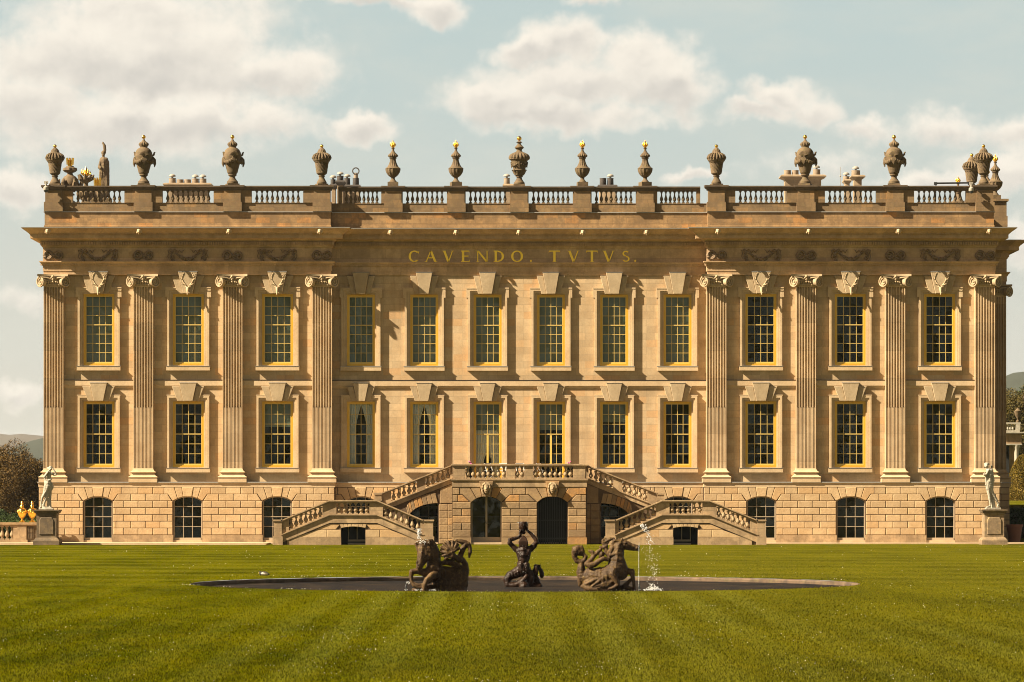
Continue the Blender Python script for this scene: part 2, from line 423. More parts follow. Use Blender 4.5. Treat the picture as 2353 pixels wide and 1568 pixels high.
def mk_grass(name, blade):
    m, t, p = newmat(name)
    pos = t.new('ShaderNodeNewGeometry').outputs['Position']; x, y, z = t.sep(pos)
    pq = t.comb(x, t.math('MULTIPLY', y, .3), z); big = t.noise(pq, 0.3, 5.0, 0.6); mid = t.noise(t.vmath('ADD', pq, (3,8,0)), 1.6, 5.0, 0.7)
    fine = t.noise(t.comb(x, t.math('MULTIPLY', y, .05), z), 26.0, 3.0, 0.8)
    col = t.mix(t.ramp(big, .34, .66), rgb((.032,.038,.0004)), rgb((.080,.078,.0008)))
    col = t.mix(t.ramp(mid, .35, .75, 0, .65), col, rgb((.085,.070,.0014)))
    st = t.math('SINE', t.math('ADD', t.math('MULTIPLY', x, 2*math.pi/1.25), t.math('MULTIPLY', t.noise(pos, .3, 2.0), 1.2)))
    stf = t.math('MULTIPLY', t.ramp(st, -.6, .7), t.ramp(t.noise(t.comb(t.math('ADD', x, 40.0), t.math('MULTIPLY', y, .1)), .16, 2.0), .34, .56))
    near = t.ramp(y, -84.0, -100.0)
    col = t.mix(t.math('MULTIPLY', t.math('MULTIPLY', t.math('MULTIPLY', stf, t.ramp(x, -7.0, -1.0, .30, 1.0)), near), .40), col, rgb((.125,.130,.016)))
    # sideways passes of the mower between pond and house
    st2 = t.math('SINE', t.math('ADD', t.math('MULTIPLY', t.math('ADD', y, t.math('MULTIPLY', x, .12)), 2*math.pi/6.5), t.math('MULTIPLY', t.noise(pos, .25, 3.0), 5.0)))
    col = t.mix(t.math('MULTIPLY', t.ramp(st2, -.6, .9, 0, .38), t.math('SUBTRACT', 1.0, near)), col, rgb((.120,.112,.012)))
    east = t.ramp(x, -5.0, 2.0, 0, .35)
    col = t.mix(east, col, rgb((.095,.083,.009)))
    g = t.math('ADD', .70 if blade else .45, t.math('MULTIPLY', fine, .6 if blade else 1.1)); col = t.mix(1.0, col, t.comb(g, g, g), 'MULTIPLY')
    if blade:
        ri = t.new('ShaderNodeNewGeometry').outputs['Random Per Island']
        h = t.math('ADD', .5, t.math('MULTIPLY', t.math('POWER', ri, 2.0), 2.0)); col = t.mix(1.0, col, t.comb(h, h, t.math('MULTIPLY', h, .9)), 'MULTIPLY')
        p.inputs['Specular IOR Level'].default_value = .03
    else:
        p.inputs['Specular IOR Level'].default_value = .0
        bp = t.new('ShaderNodeBump'); bp.inputs['Strength'].default_value = .7; bp.inputs['Distance'].default_value = .04
        t.link(fine, bp.inputs['Height']); t.link(bp.outputs[0], p.inputs['Normal'])
    t.link(col, p.inputs['Base Color']); p.inputs['Roughness'].default_value = .7
    if blade:
        tr = t.new('ShaderNodeBsdfTranslucent'); t.link(col, tr.inputs[0]); mx = t.new('ShaderNodeMixShader'); mx.inputs[0].default_value = .5
        t.link(p.outputs[0], mx.inputs[1]); t.link(tr.outputs[0], mx.inputs[2]); t.link(mx.outputs[0], t.n['Material Output'].inputs[0])
    return m
M['lawn'] = mk_grass('lawn_turf', False); M['blade'] = mk_grass('grass_blades', True)
def mk_leaf(name, a, b, rough=.6):
    m, t, p = newmat(name)
    g = t.new('ShaderNodeNewGeometry'); ri = g.outputs['Random Per Island']
    n = t.noise(g.outputs['Position'], .8, 3.0)
    col = t.mix(t.ramp(t.math('ADD', t.math('MULTIPLY', ri, .6), t.math('MULTIPLY', n, .5)), .2, .9), rgb(a), rgb(b))
    t.link(col, p.inputs['Base Color']); p.inputs['Roughness'].default_value = rough; p.inputs['Specular IOR Level'].default_value = .2
    return m
M['leaf_brown'] = mk_leaf('copper_foliage', (.045,.028,.005), (.135,.072,.011))
M['leaf_olive'] = mk_leaf('olive_foliage', (.040,.034,.008), (.13,.095,.022))
M['leaf_green'] = mk_leaf('green_foliage', (.018,.030,.006), (.05,.075,.014))
M['leaf_yew']   = mk_leaf('yew_foliage', (.055,.045,.006), (.24,.155,.018))
M['petal']      = plain('pink_petal', (.62,.12,.34), .6)
M['daisy']      = plain('daisy_petal', (.85,.82,.70), .6, 0, .05)
def mk_water():
    m, t, p = newmat('pond_water')
    pos = t.new('ShaderNodeNewGeometry').outputs['Position']; x, y, z = t.sep(pos)
    t.n.remove(p); out = t.n['Material Output']
    n = t.noise(t.comb(x, t.math('MULTIPLY', y, .5), 0.0), 6.0, 4.0, .7)
    n2 = t.noise(t.comb(x, t.math('MULTIPLY', y, .5), 3.0), 1.2, 3.0, .6)
    bp = t.new('ShaderNodeBump'); bp.inputs['Strength'].default_value = 1.0; bp.inputs['Distance'].default_value = .05
    t.link(t.math('ADD', n, t.math('MULTIPLY', n2, 1.6)), bp.inputs['Height'])
    df = t.new('ShaderNodeBsdfDiffuse'); t.link(t.mix(t.ramp(n2, .4, .7), rgb((.012,.011,.011)), rgb((.034,.024,.017))), df.inputs[0])
    gl = t.new('ShaderNodeBsdfGlossy'); gl.inputs['Roughness'].default_value = .16; gl.inputs[0].default_value = (.68,.72,.82,1)
    t.link(bp.outputs[0], gl.inputs['Normal']); mx = t.new('ShaderNodeMixShader'); mx.inputs[0].default_value = .12
    t.link(df.outputs[0], mx.inputs[1]); t.link(gl.outputs[0], mx.inputs[2]); t.link(mx.outputs[0], out.inputs[0])
    return m
M['water'] = mk_water()
def mk_spray():
    m, t, p = newmat('water_drops'); p.inputs['Base Color'].default_value = (.9,.9,.88,1); p.inputs['Roughness'].default_value = .15
    p.inputs['Transmission Weight'].default_value = .35; p.inputs['IOR'].default_value = 1.33
    return m
M['spray'] = mk_spray()
M['moor'] = plain('moorland', (.075,.06,.045), .95, 0, .25, .01)
M['wood'] = plain('wooded_hill', (.022,.028,.018), .95, 0, .45, .06, .6)
M['slope'] = plain('rough_slope', (.10,.12,.025), .95, 0, .35, .8)
# ------------------------------------------------------------------ ground, pond, path, hills
POND = Vector((0.0, -88.6)); PR = 9.72
def ring_sheet(name, radii, z, mat, kind='structure', seg=144, center=POND, zfun=None):
    mb = MB(); vs = []; fs = []
    for r in radii:
        for k in range(seg):
            a = 2*math.pi*k/seg; x, y = center.x+r*math.cos(a), center.y+r*math.sin(a)
            vs.append((x, y, z if zfun is None else zfun(r, a)))
    for i in range(len(radii)-1):
        for k in range(seg): fs.append((i*seg+k, i*seg+(k+1)%seg, (i+1)*seg+(k+1)%seg, (i+1)*seg+k))
    mb.add(vs, fs); o = mb.build(name, mat); tag(o, kind=kind); return o
lawn = ring_sheet('lawn', [PR-.01, PR+.5, PR+2, 16, 30, 60, 110, 200, 400, 900, 2500, 9000], 0.0, M['lawn'])
water = MB(); n = 96
water.add([(POND.x+PR*1.01*math.cos(2*math.pi*k/n), POND.y+PR*1.01*math.sin(2*math.pi*k/n), -.13) for k in range(n)], [tuple(range(n))])
tag(water.build('pond_water', M['water'], recalc=False), kind='structure')
# stone kerb of the pond, slightly irregular
mb = MB(); vs = []; seg = 160; prof = [(PR+.02,-.6),(PR-.04,-.06),(PR-.03,-.02),(PR+.02,-.006),(PR+.30,-.05),(PR+.3,-.4)]
for k in range(seg):
    a = 2*math.pi*k/seg
    for (r, z) in prof:
        q = r+random.uniform(-.012,.012); vs.append((POND.x+q*math.cos(a), POND.y+q*math.sin(a), z+random.uniform(-.006,.006)*(z > -.1)))
m_ = len(prof); mb.add(vs, [(k*m_+i, ((k+1)%seg)*m_+i, ((k+1)%seg)*m_+i+1, k*m_+i+1) for k in range(seg) for i in range(m_-1)])
tag(mb.build('pond_kerb', M['kerb']), kind='structure')
mb = MB(); n = 64; mb.add([(POND.x+(PR+.1)*math.cos(2*math.pi*k/n), POND.y+(PR+.1)*math.sin(2*math.pi*k/n), -.6) for k in range(n)], [tuple(range(n))])
tag(mb.build('pond_floor', M['joint'], recalc=False), kind='structure')

# paved path along the front; its outer edge is a low stone lip
mb = MB()
mb.box(-60, -12.9, -5.1, 2.0, -.2, .075); mb.box(-12.9, 12.9, -1.85, 2.0, -.2, .075); mb.box(12.9, 30.0, -1.8, 2.0, -.2, .055)
tag(mb.build('path', M['path']), kind='structure')
mb = MB(); mb.box(-60, -12.9, -5.28, -5.1, -.2, .10); mb.box(12.9, 30, -1.98, -1.8, -.2, .07)
tag(mb.build('path_edging', M['trim']), kind='structure')

# grass: one mass of blades, thick near the camera and thinning with distance
def scatter(n, d0, d1, seed, power=1.0):
    rng = np.random.default_rng(seed)
    k = 1400.0/FPX
    # even in the view from the lawn's near end: rows ~ 1/D
    inv = rng.uniform(1/d1, 1/d0, n); D = 1/inv
    x = CAMX+rng.uniform(-1, 1, n)*D*k; y = CAMY+D
    return x, y, D, rng
def grass():
    x, y, D, rng = scatter(330000, 47, 198, 3)
    r = np.hypot(x-POND.x, y-POND.y); ok = (r > PR+.0) & ~((y > -5.25) & (np.abs(x) > 12.8)) & ~((y > -4.9) & (np.abs(x) > 3.9)) & (y < -3.35)
    x, y, D = x[ok], y[ok], D[ok]; n = len(x); rr = r[ok]
    h = rng.uniform(.018, .040, n)*np.clip(1.1-(D-60)/150, .45, 1.0); w = rng.uniform(.005, .011, n)*(D/60)**.7
    edge = np.clip(1-(rr-PR)/.35, 0, 1); h = h*(1+edge*1.1)
    a = rng.uniform(0, math.pi, n); lean = rng.normal(0, .5, (n, 2))*h[:,None]
    P = np.empty((n*3, 3)); dx, dy = np.cos(a)*w, np.sin(a)*w
    P[0::3] = np.stack([x-dx, y-dy, np.full(n, -.004)], 1); P[1::3] = np.stack([x+dx, y+dy, np.full(n, -.004)], 1)
    P[2::3] = np.stack([x+lean[:,0], y+lean[:,1], h], 1)
    me = bpy.data.meshes.new('grass'); me.vertices.add(n*3); me.vertices.foreach_set('co', P.ravel())
    me.loops.add(n*3); me.loops.foreach_set('vertex_index', np.arange(n*3)); me.polygons.add(n)
    me.polygons.foreach_set('loop_start', np.arange(0, n*3, 3)); me.update(calc_edges=True); me.validate()
    me.materials.append(M['blade']); o = bpy.data.objects.new('grass', me); C.objects.link(o)
    tag(o, 'short mown grass of the lawn round the pond', 'grass', kind='stuff')
grass()
def daisies():
    x, y, D, rng = scatter(3400, 48, 190, 11)
    dens = np.array([mnoise.noise(Vector((a*.45, b*.12, 3.3)))+.5*mnoise.noise(Vector((a*1.6, b*.5, 9.1))) for a, b in zip(x, y)])
    ok = (dens > .16+rng.uniform(-.25, .25, len(x))) & (np.hypot(x-POND.x, y-POND.y) > PR+.3) & (y < -6); mb = MB()
    pts = [(a, b, d) for a, b, d in zip(x[ok], y[ok], D[ok])]
    for k in range(110):      # clumps beside the pond rim
        a = random.choice([R(200), R(215), R(232), R(262), R(285), R(100), R(130), R(82), R(60), R(20)])+random.gauss(0, .05)
        q = PR+random.uniform(.22, .5); pts.append((POND.x+q*math.cos(a), POND.y+q*math.sin(a), 110))
    for (a, b, d) in pts:
        r = random.uniform(.004, .0095)*(d/75)**.5; z = random.uniform(.03, .05)
        mb.add([(a-r,b,z),(a,b-r,z),(a+r,b,z),(a,b+r,z),(a,b,z+r*.8),(a,b,z-r*.6)], [(0,1,4),(1,2,4),(2,3,4),(3,0,4),(1,0,5),(2,1,5),(3,2,5),(0,3,5)])
    o = mb.build('daisies', M['daisy'], recalc=False); tag(o, 'small white daisies scattered through the lawn', 'flowers', kind='stuff')
daisies()

# hills far behind
def ridge(name, mat, D, pts, depth, rough, seed=1):
    """pts: (px, py) skyline measured at distance D; slopes down towards the house and away behind"""
    mb = MB(); Y = CAMY+D; xs = []; N = 160
    for i in range(N+1):
        t = i/N; px = pts[0][0]+(pts[-1][0]-pts[0][0])*t
        for (a, b) in zip(pts, pts[1:]):
            if a[0] <= px <= b[0]: py = a[1]+(b[1]-a[1])*(px-a[0])/(b[0]-a[0])
        z = AZ(py, Y)+rough*mnoise.fractal(Vector((px*.05*seed, seed, 0)), .7, 2.0, 5)
        xs.append((AX(px, Y), z))
    rows = [(-depth, 0.0), (-depth*.6, .35), (-depth*.3, .7), (-depth*.1, .93), (0, 1.0), (depth*.3, .9), (depth, 0.0)]
    vs = []; M_ = len(xs)
    for (dy, k) in rows:
        for (x, z) in xs: vs.append((x, Y+dy, (z*k if k < 1 else z)+(rough*.5*mnoise.noise(Vector((x*.02, dy*.02, seed))) if 0 < k < 1 else 0)-.5))
    fs = [(r*M_+i, r*M_+i+1, (r+1)*M_+i+1, (r+1)*M_+i) for r in range(len(rows)-1) for i in range(M_-1)]
    mb.add(vs, fs, True); o = mb.build(name, mat, sharp=80); tag(o, kind='structure'); return o
ridge('moor_hill', M['moor'], 5200, [(-900,1002),(-300,1000),(0,996),(50,998),(100,1001),(400,1010),(1200,1060),(2400,1040),(3200,1045)], 900, 2.0, 1)
ridge('wooded_hill', M['wood'], 2300, [(-900,1070),(-100,1062),(20,1040),(60,1018),(75,1010),(97,1004),(200,985),(500,990),(1200,1050),(1900,930),(2250,880),(2310,860),(2353,852),(2700,840),(3300,900)], 420, 2.2, 2)

# ------------------------------------------------------------------ the house
house = thing('country_house', 'long tan stone country house with gilded window frames and an urn topped parapet', 'house')
YP, YW, YC, YCW = 0.0, 0.33, 0.75, 0.83     # pilaster face, pavilion wall, centre entablature face, centre wall
XE, XI = 24.85, 9.82                         # outer and inner corners of the pavilions
PIL = [-24.33,-19.64,-14.98,-10.30,10.30,14.98,19.64,24.33]
BAYP = [-21.985,-17.31,-12.64,12.64,17.31,21.985]
BAYC = [-8.30,-4.98,-1.66,1.66,4.98,8.30]
EW, EY = 26.35, 9.8                          # the east wing steps out behind the front
ENTP = [(-XE,44),(-XE,YP),(-XI,YP),(-XI,YC),(XI,YC),(XI,YP),(XE,YP),(XE,EY),(EW+.35,EY),(EW+.35,44)]

def holes_wall(mb, x0, x1, z0, z1, holes, Y, depth):
    """front face with rectangular openings and their reveals"""
    xs = sorted({x0, x1, *[h[0] for h in holes], *[h[1] for h in holes]}); zs = sorted({z0, z1, *[h[2] for h in holes], *[h[3] for h in holes]})
    for i in range(len(xs)-1):
        for j in range(len(zs)-1):
            cx, cz = (xs[i]+xs[i+1])/2, (zs[j]+zs[j+1])/2
            if any(h[0] < cx < h[1] and h[2] < cz < h[3] for h in holes): continue
            mb.add([(xs[i],Y,zs[j]),(xs[i+1],Y,zs[j]),(xs[i+1],Y,zs[j+1]),(xs[i],Y,zs[j+1])], [(0,1,2,3)])
    for (a, b, c, d) in holes:
        q = [(a,c),(b,c),(b,d),(a,d)]
        for i in range(4):
            p, r = q[i], q[(i+1)%4]; mb.add([(p[0],Y,p[1]),(p[0],Y+depth,p[1]),(r[0],Y+depth,r[1]),(r[0],Y,r[1])], [(0,1,2,3)])

ZU0, ZU1 = Zf(839.5), Zf(675.5)      # upper frames
ZL0, ZL1 = Zf(1074), Zf(922.5)       # lower frames
ZB = Zf(1108.8)                      # top of the basement
ZA = Zf(631)                         # underside of the entablature
WP, WC = 0.81, 0.735                 # half widths of frames in pavilions and centre
def main_walls():
    mb = MB()
    for s in (-1, 1):
        hs = [(x-WP, x+WP, a, b) for x in BAYP if x*s > 0 for (a, b) in ((ZU0, ZU1), (ZL0, ZL1))]
        x0, x1 = (-XE+.12, -XI) if s < 0 else (XI, XE-.12)
        holes_wall(mb, x0, x1, ZB-.05, ZA+.2, hs, YW, .35)
        xi = -XI if s < 0 else XI
        mb.add([(xi,YW,ZB-.05),(xi,YCW,ZB-.05),(xi,YCW,ZA+.2),(xi,YW,ZA+.2)], [(0,1,2,3)])
        xo = x0 if s < 0 else x1; ye = 44 if s < 0 else EY+.3
        mb.add([(xo,YW,ZB-.05),(xo,ye,ZB-.05),(xo,ye,ZA+.2),(xo,YW,ZA+.2)], [(0,1,2,3)])
    hs = []
    for x in BAYC:
        hs += [(x-WC, x+WC, ZU0, ZU1), (x-WC, x+WC, ZL0 if abs(x) > 2 else ZB+.06, ZL1)]
    holes_wall(mb, -XI, XI, ZB-.05, ZA+.2, hs, YCW, .35)
    # east wing
    mb.add([(XE-.12,EY+.3,0),(EW+.2,EY+.3,0),(EW+.2,EY+.3,ZA+.2),(XE-.12,EY+.3,ZA+.2)], [(0,1,2,3)])
    mb.add([(EW+.2,EY+.3,0),(EW+.2,44,0),(EW+.2,44,ZA+.2),(EW+.2,EY+.3,ZA+.2)], [(0,1,2,3)])
    mb.add([(-XE,44,0),(EW+.2,44,0),(EW+.2,44,ZA+.2),(-XE,44,ZA+.2)], [(0,1,2,3)])
    mb.build('wall', M['wall'], house, recalc=False)
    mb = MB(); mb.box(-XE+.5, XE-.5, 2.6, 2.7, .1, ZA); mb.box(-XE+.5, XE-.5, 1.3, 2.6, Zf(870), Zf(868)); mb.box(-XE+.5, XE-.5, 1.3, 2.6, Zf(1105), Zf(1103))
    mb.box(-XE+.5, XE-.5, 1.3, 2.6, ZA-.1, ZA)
    mb.build('interior_shade_panels', M['room_shade'], house)  # black sheets paint the unlit depth behind the windows
main_walls()

# roof: low lead slab behind the parapet
mb = MB(); mb.box(-XE+.5, XE-.5, .9, 43.5, Zf(500), Zf(487)); mb.box(XE-.5, EW-.1, EY+.9, 43.5, Zf(500), Zf(487)); mb.build('roof', M['lead'], house)

# entablature
def entablature():
    P = [(-.5,631),(0,631),(0,623.5),(.03,623.3),(.03,611),(.06,611),(.10,607),(.19,603),(.2,602.8),(.2,600.6),(.02,600.4),
         (.02,570),(.08,567.5),(.10,564.8),(.14,564.6),(.14,556),(.17,555.6),(.26,552.5),(.30,550.2),(.62,549.8),(.62,540.6),(.66,540.4),(.68,538.5),(.72,537.5),(.80,534.5),(.93,530.5),(1.0,528),(1.02,527.8),(1.02,526.2)]
    mb = MB(); mb.sweep(ENTP, [(p, Zf(y)) for p, y in P]+[(-.8, Zf(525))], caps=False)
    ent = mb.build('entablature', M['ent'], house)
    mb = MB(); mb.sweep(ENTP, [(1.035, Zf(526.4)), (1.035, Zf(525.2)), (-.4, Zf(523.4)), (-.4, Zf(524.4))], caps=False)
    mb.build('lead_flashing', M['lead'], ent)
    # dentils and the small egg mouldings
    mb = MB(); pitch = .1265
    def row(x0, x1, Y, pitch, w, p0, p1, za, zb):
        k = int((x1-x0)/pitch)
        for i in range(k+1):
            x = x0+i*(x1-x0)/max(k,1); mb.box(x-w/2, x+w/2, Y-p1, Y-p0, za, zb)
    for (x0, x1, Y) in ((-XE-.1,-XI+.1,YP),(-XI+.25,XI-.25,YC),(XI-.1,XE+.1,YP)):
        row(x0, x1, Y, pitch, .072, .12, .25, Zf(563.6), Zf(556.6))
        row(x0, x1, Y, .16, .07, .6, .72, Zf(540.4), Zf(538.2)); row(x0, x1, Y, .15, .085, .03, .12, Zf(610.5), Zf(606.5))
    mb.build('dentils', M['ent'], ent)
entablature()

# basement band, plinth, string course
BP = [(-25.1,44),(-25.1,-.15),(-XI+.2,-.15),(-XI+.2,.35),(XI-.2,.35),(XI-.2,-.15),(25.1,-.15),(25.1,EY-.2),(EW+.55,EY-.2),(EW+.55,44)]
mb = MB(); mb.sweep(BP, [(-.6,ZB+.02),(-.0,ZB+.02),(.05,ZB-.02),(.05,Zf(1110.5)),(.0,Zf(1111)),(.0,Zf(1119.6)),(-.06,Zf(1119.8))], caps=False)
mb.build('base_moulding', M['trim'], house)
mb = MB(); mb.sweep(BP, [(.056,ZB-.018),(.056,ZB+.026),(-.5,ZB+.03)], caps=False); mb.build('base_flashing', M['lead'], house)
def string_course():
    mb = MB(); ml = MB(); za, zb = Zf(887), Zf(874.4)
    segs = [(-XE+.12, PIL[0]-.5, YW)]+[(PIL[i]+.5, PIL[i+1]-.5, YW) for i in (0,1,2,4,5,6)]+[(-XI+.003, XI-.003, YCW)]
    for (a, b, Y) in segs:
        mb.sweep([(a,Y),(b,Y)], [(-.02,za-.1),(.02,za-.1),(.05,za),(.11,za+.02),(.11,zb),(-.02,zb+.02)])
        ml.box(a, b, Y-.13, Y, zb+.022, zb+.04)
    mb.build('string_course', M['trim'], house); ml.build('string_flashing', M['potdk'], house)
string_course()

# ---- basement with rusticated blocks and segmental arched windows
ZBW0, ZBW1, ZSP = Zf(1243), Zf(1141), Zf(1151.5)    # opening bottom, crown, springing
HBW = .745
def arc_pts(hw, zs, zc, n=10):
    rise = zc-zs; r = (hw*hw+rise*rise)/(2*rise); c = zc-r; a0 = math.asin(hw/r)
    return [(r*math.sin(-a0+2*a0*i/n), c+r*math.cos(-a0+2*a0*i/n)) for i in range(n+1)]
def basement():
    bays = [(x, -.15) for x in BAYP]+[(x, .35) for x in BAYC]
    wall = MB()
    def seg(x0, x1, Y, xs):
        holes_wall(wall, x0, x1, .05, Zf(1119), [(x-HBW, x+HBW, ZBW0, ZBW1) for x in xs], Y+.04, .4)
        for x in xs:
            ar = arc_pts(HBW, ZSP, ZBW1)
            for sgn in (-1, 1):
                pts = [(x+p[0], p[1]) for p in ar if p[0]*sgn >= -1e-6]
                if sgn < 0: pts = pts[::-1]
                # pts from crown outwards
                if pts[0][0] != x: pass
                poly = sorted(pts, key=lambda p: abs(p[0]-x)); poly = poly+[(x+sgn*HBW, ZBW1)]
                wall.prism(poly, Y+.041, Y+.38)
    seg(-25.08, -XI+.18, -.15, [x for x in BAYP if x < 0]); seg(XI-.18, 25.08, -.15, [x for x in BAYP if x > 0]); seg(-XI+.18, XI-.18, .35, BAYC)
    wall.add([(-XI+.18,-.11,.05),(-XI+.18,.39,.05),(-XI+.18,.39,Zf(1119)),(-XI+.18,-.11,Zf(1119))], [(0,1,2,3)])
    wall.add([(XI-.18,-.11,.05),(XI-.18,.39,.05),(XI-.18,.39,Zf(1119)),(XI-.18,-.11,Zf(1119))], [(0,1,2,3)])
    for xx, y0, y1 in ((-25.06,-.11,44),(25.06,-.11,EY-.1),(EW+.5,EY-.1,44)):
        wall.add([(xx,y0,.05),(xx,y1,.05),(xx,y1,Zf(1119)),(xx,y0,Zf(1119))], [(0,1,2,3)])
    wall.add([(25.06,EY-.1,.05),(EW+.5,EY-.1,.05),(EW+.5,EY-.1,Zf(1119)),(25.06,EY-.1,Zf(1119))], [(0,1,2,3)])
    wall.build('basement_wall', M['joint'], house, recalc=False)
    # courses of blocks
    z1, z0 = Zf(1120.2), Zf(1229.6); nc = 7; ch = (z1-z0)/nc; bw = .765
    def course_blocks(x0, x1, Y, xs):
        mbk = MB()
        for c in range(nc):
            zt = z1-c*ch; zb = zt-ch; off = 0 if c % 2 == 0 else bw/2
            cur = x0
            # free spans between windows
            excl = []
            for x in xs:
                hw = {0: 1.22, 1: 1.03 }.get(c, HBW+.03)
                excl.append((x-hw, x+hw))
            excl.sort(); spans = []; a = x0
            for (p, q) in excl: spans.append((a, p)); a = q
            spans.append((a, x1))
            for (a, b) in spans:
                if b-a < .05: continue
                first = math.floor((a-off)/bw)+1; cuts = [a]+[first*bw+off+k*bw for k in range(200) if first*bw+off+k*bw < b-.12]+[b]
                if len(cuts) > 2 and cuts[1]-cuts[0] < .16: cuts.pop(1)
                for p, q in zip(cuts, cuts[1:]):
                    pl = [(p,zb),(q,zb),(q,zt),(p,zt)]
                    if c == 1:     # splayed against the voussoirs
                        for (e0, e1) in excl:
                            if abs(q-e0) < 1e-6: pl = [(p,zb),(q+.22,zb),(q,zt),(p,zt)]
                            if abs(p-e1) < 1e-6: pl = [(p-.22,zb),(q,zb),(q,zt),(p,zt)]
                    mbk.block(pl, Y-.0, Y+.06, .016, .015)
        for x in xs:
            zt = z1; z2 = z1-ch; z3 = z1-2*ch
            for s in (-1, 1):
                def q(pts): return [(x+s*a, b) for a, b in pts]
                ar = arc_pts(HBW, ZSP, ZBW1, 24); az = lambda a: min(ar, key=lambda p: abs(p[0]-a))[1]
                mbk.block(q([(.22,az(.22)),(.52,az(.52)),(.70,zt),(.30,zt)]), Y, Y+.06, .018, .012)
                mbk.block(q([(.52,az(.52)),(HBW,ZSP+.01),(HBW+.05,z3+.02),(1.03,z2),(1.22,z2),(1.22,zt),(.70,zt)]), Y, Y+.06, .018, .012)
            mbk.block([(x-.22,az(.2)+.0),(x+.22,az(.2)),(x+.30,zt+.01),(x-.30,zt+.01)], Y-.02, Y+.06, .018, .006)
        mbk.build('rustication', M['rust'], house)
    course_blocks(-25.08, -XI+.18, -.15, [x for x in BAYP if x < 0]); course_blocks(XI-.18, 25.08, -.15, [x for x in BAYP if x > 0])
    course_blocks(-XI+.18, XI-.18, .35, BAYC); course_blocks(25.1, EW+.52, EY-.14, [])
    # plinth
    mb = MB()
    for (x0, x1, Y, xs) in ((-25.12,-XI+.22,-.15,[x for x in BAYP if x < 0]),(XI-.22,25.12,-.15,[x for x in BAYP if x > 0]),(-XI+.22,XI-.22,.35,BAYC),(25.12,EW+.56,EY-.16,[])):
        cuts = [x0]+sorted([x-HBW for x in xs]+[x+HBW for x in xs])+[x1]
        for i in range(0, len(cuts), 2): mb.box(cuts[i], cuts[i+1], Y-.05, Y+.2, .04, Zf(1229.8))
    mb.build('plinth', M['stair'], house)
    # the windows: one source, copied
    def bw_(Y):
        w = bpy.data.objects.new('basement_window', None)
        fr = MB(); fr.box(-HBW, -HBW+.05, .12, .2, ZBW0, ZSP); fr.box(HBW-.05, HBW, .12, .2, ZBW0, ZSP); fr.box(-HBW+.05, HBW-.05, .10, .22, ZBW0, ZBW0+.16)
        ar = arc_pts(HBW, ZSP, ZBW1, 14); br = arc_pts(HBW-.05, ZSP, ZBW1-.05, 14)
        for i in range(14): fr.prism([ar[i], ar[i+1], br[i+1], br[i]], .12, .2)
        w = fr.build('basement_window', M['cream'])
        gb = MB(); z_ = lambda y: Zf(y)
        for a in (-.235, .235): gb.box(a-.011, a+.011, .15, .18, ZBW0+.16, ZBW1-.06)
        for yy in (1164.5, 1187.6, 1210.4): gb.box(-HBW+.05, HBW-.05, .152, .178, z_(yy)-.011, z_(yy)+.011)
        gb.box(-HBW+.05, HBW-.05, .13, .182, z_(1187.6)-.022, z_(1187.6)+.008)
        gb.build('glazing_bars', M['cream'], w)
        g = MB(); ar = arc_pts(HBW-.02, ZSP, ZBW1-.02, 14); pl = [(-HBW+.02,ZBW0),(HBW-.02,ZBW0)]+[(a,b) for a,b in ar[::-1]]
        
        cx_ = [-HBW+.02,-.235,.235,HBW-.02]; cz_ = [ZBW0+.1]+[z_(q) for q in (1210.4,1187.6,1164.5)]
        for i in range(3):
            for j in range(3): g.add([(cx_[i],.17,cz_[j]),(cx_[i+1],.17,cz_[j]),(cx_[i+1],.17,cz_[j+1]),(cx_[i],.17,cz_[j+1])], [(0,1,2,3)])
            top_ = [(a,q) for a,q in ar if cx_[i]-1e-3 <= a <= cx_[i+1]+1e-3][::-1]; zt_ = lambda a: min(ar, key=lambda p: abs(p[0]-a))[1]
            g.add([(a,.17,q) for a,q in [(cx_[i],cz_[3]),(cx_[i+1],cz_[3]),(cx_[i+1],zt_(cx_[i+1]))]+[p for p in top_ if cx_[i]+.05 < p[0] < cx_[i+1]-.05]+[(cx_[i],zt_(cx_[i]))]], [tuple(range(5+len([p for p in top_ if cx_[i]+.05 < p[0] < cx_[i+1]-.05])-1+0))]); g.build('pane', M['glass'], w, recalc=False)
        si = MB(); si.box(-HBW, HBW, -.03, .12, ZBW0-.12, ZBW0+.03); si.build('sill', M['trim'], w)
        dk = MB(); dk.box(-HBW-.1, HBW+.1, .9, .95, .1, ZBW1+.1); dk.box(-HBW-.1, HBW+.1, .4, .9, .05, .1); dk.build('window_shade_panel', M['room_shade'], w)  # black back and floor, coloured as the shade behind the glass
        w.parent = house; return w
    src = None
    for (x, Y) in bays:
        if src is None: src = bw_(0); src.location = (x, Y+.04, 0)
        else: copy_tree(src, house, (x, Y+.04, 0))
basement()

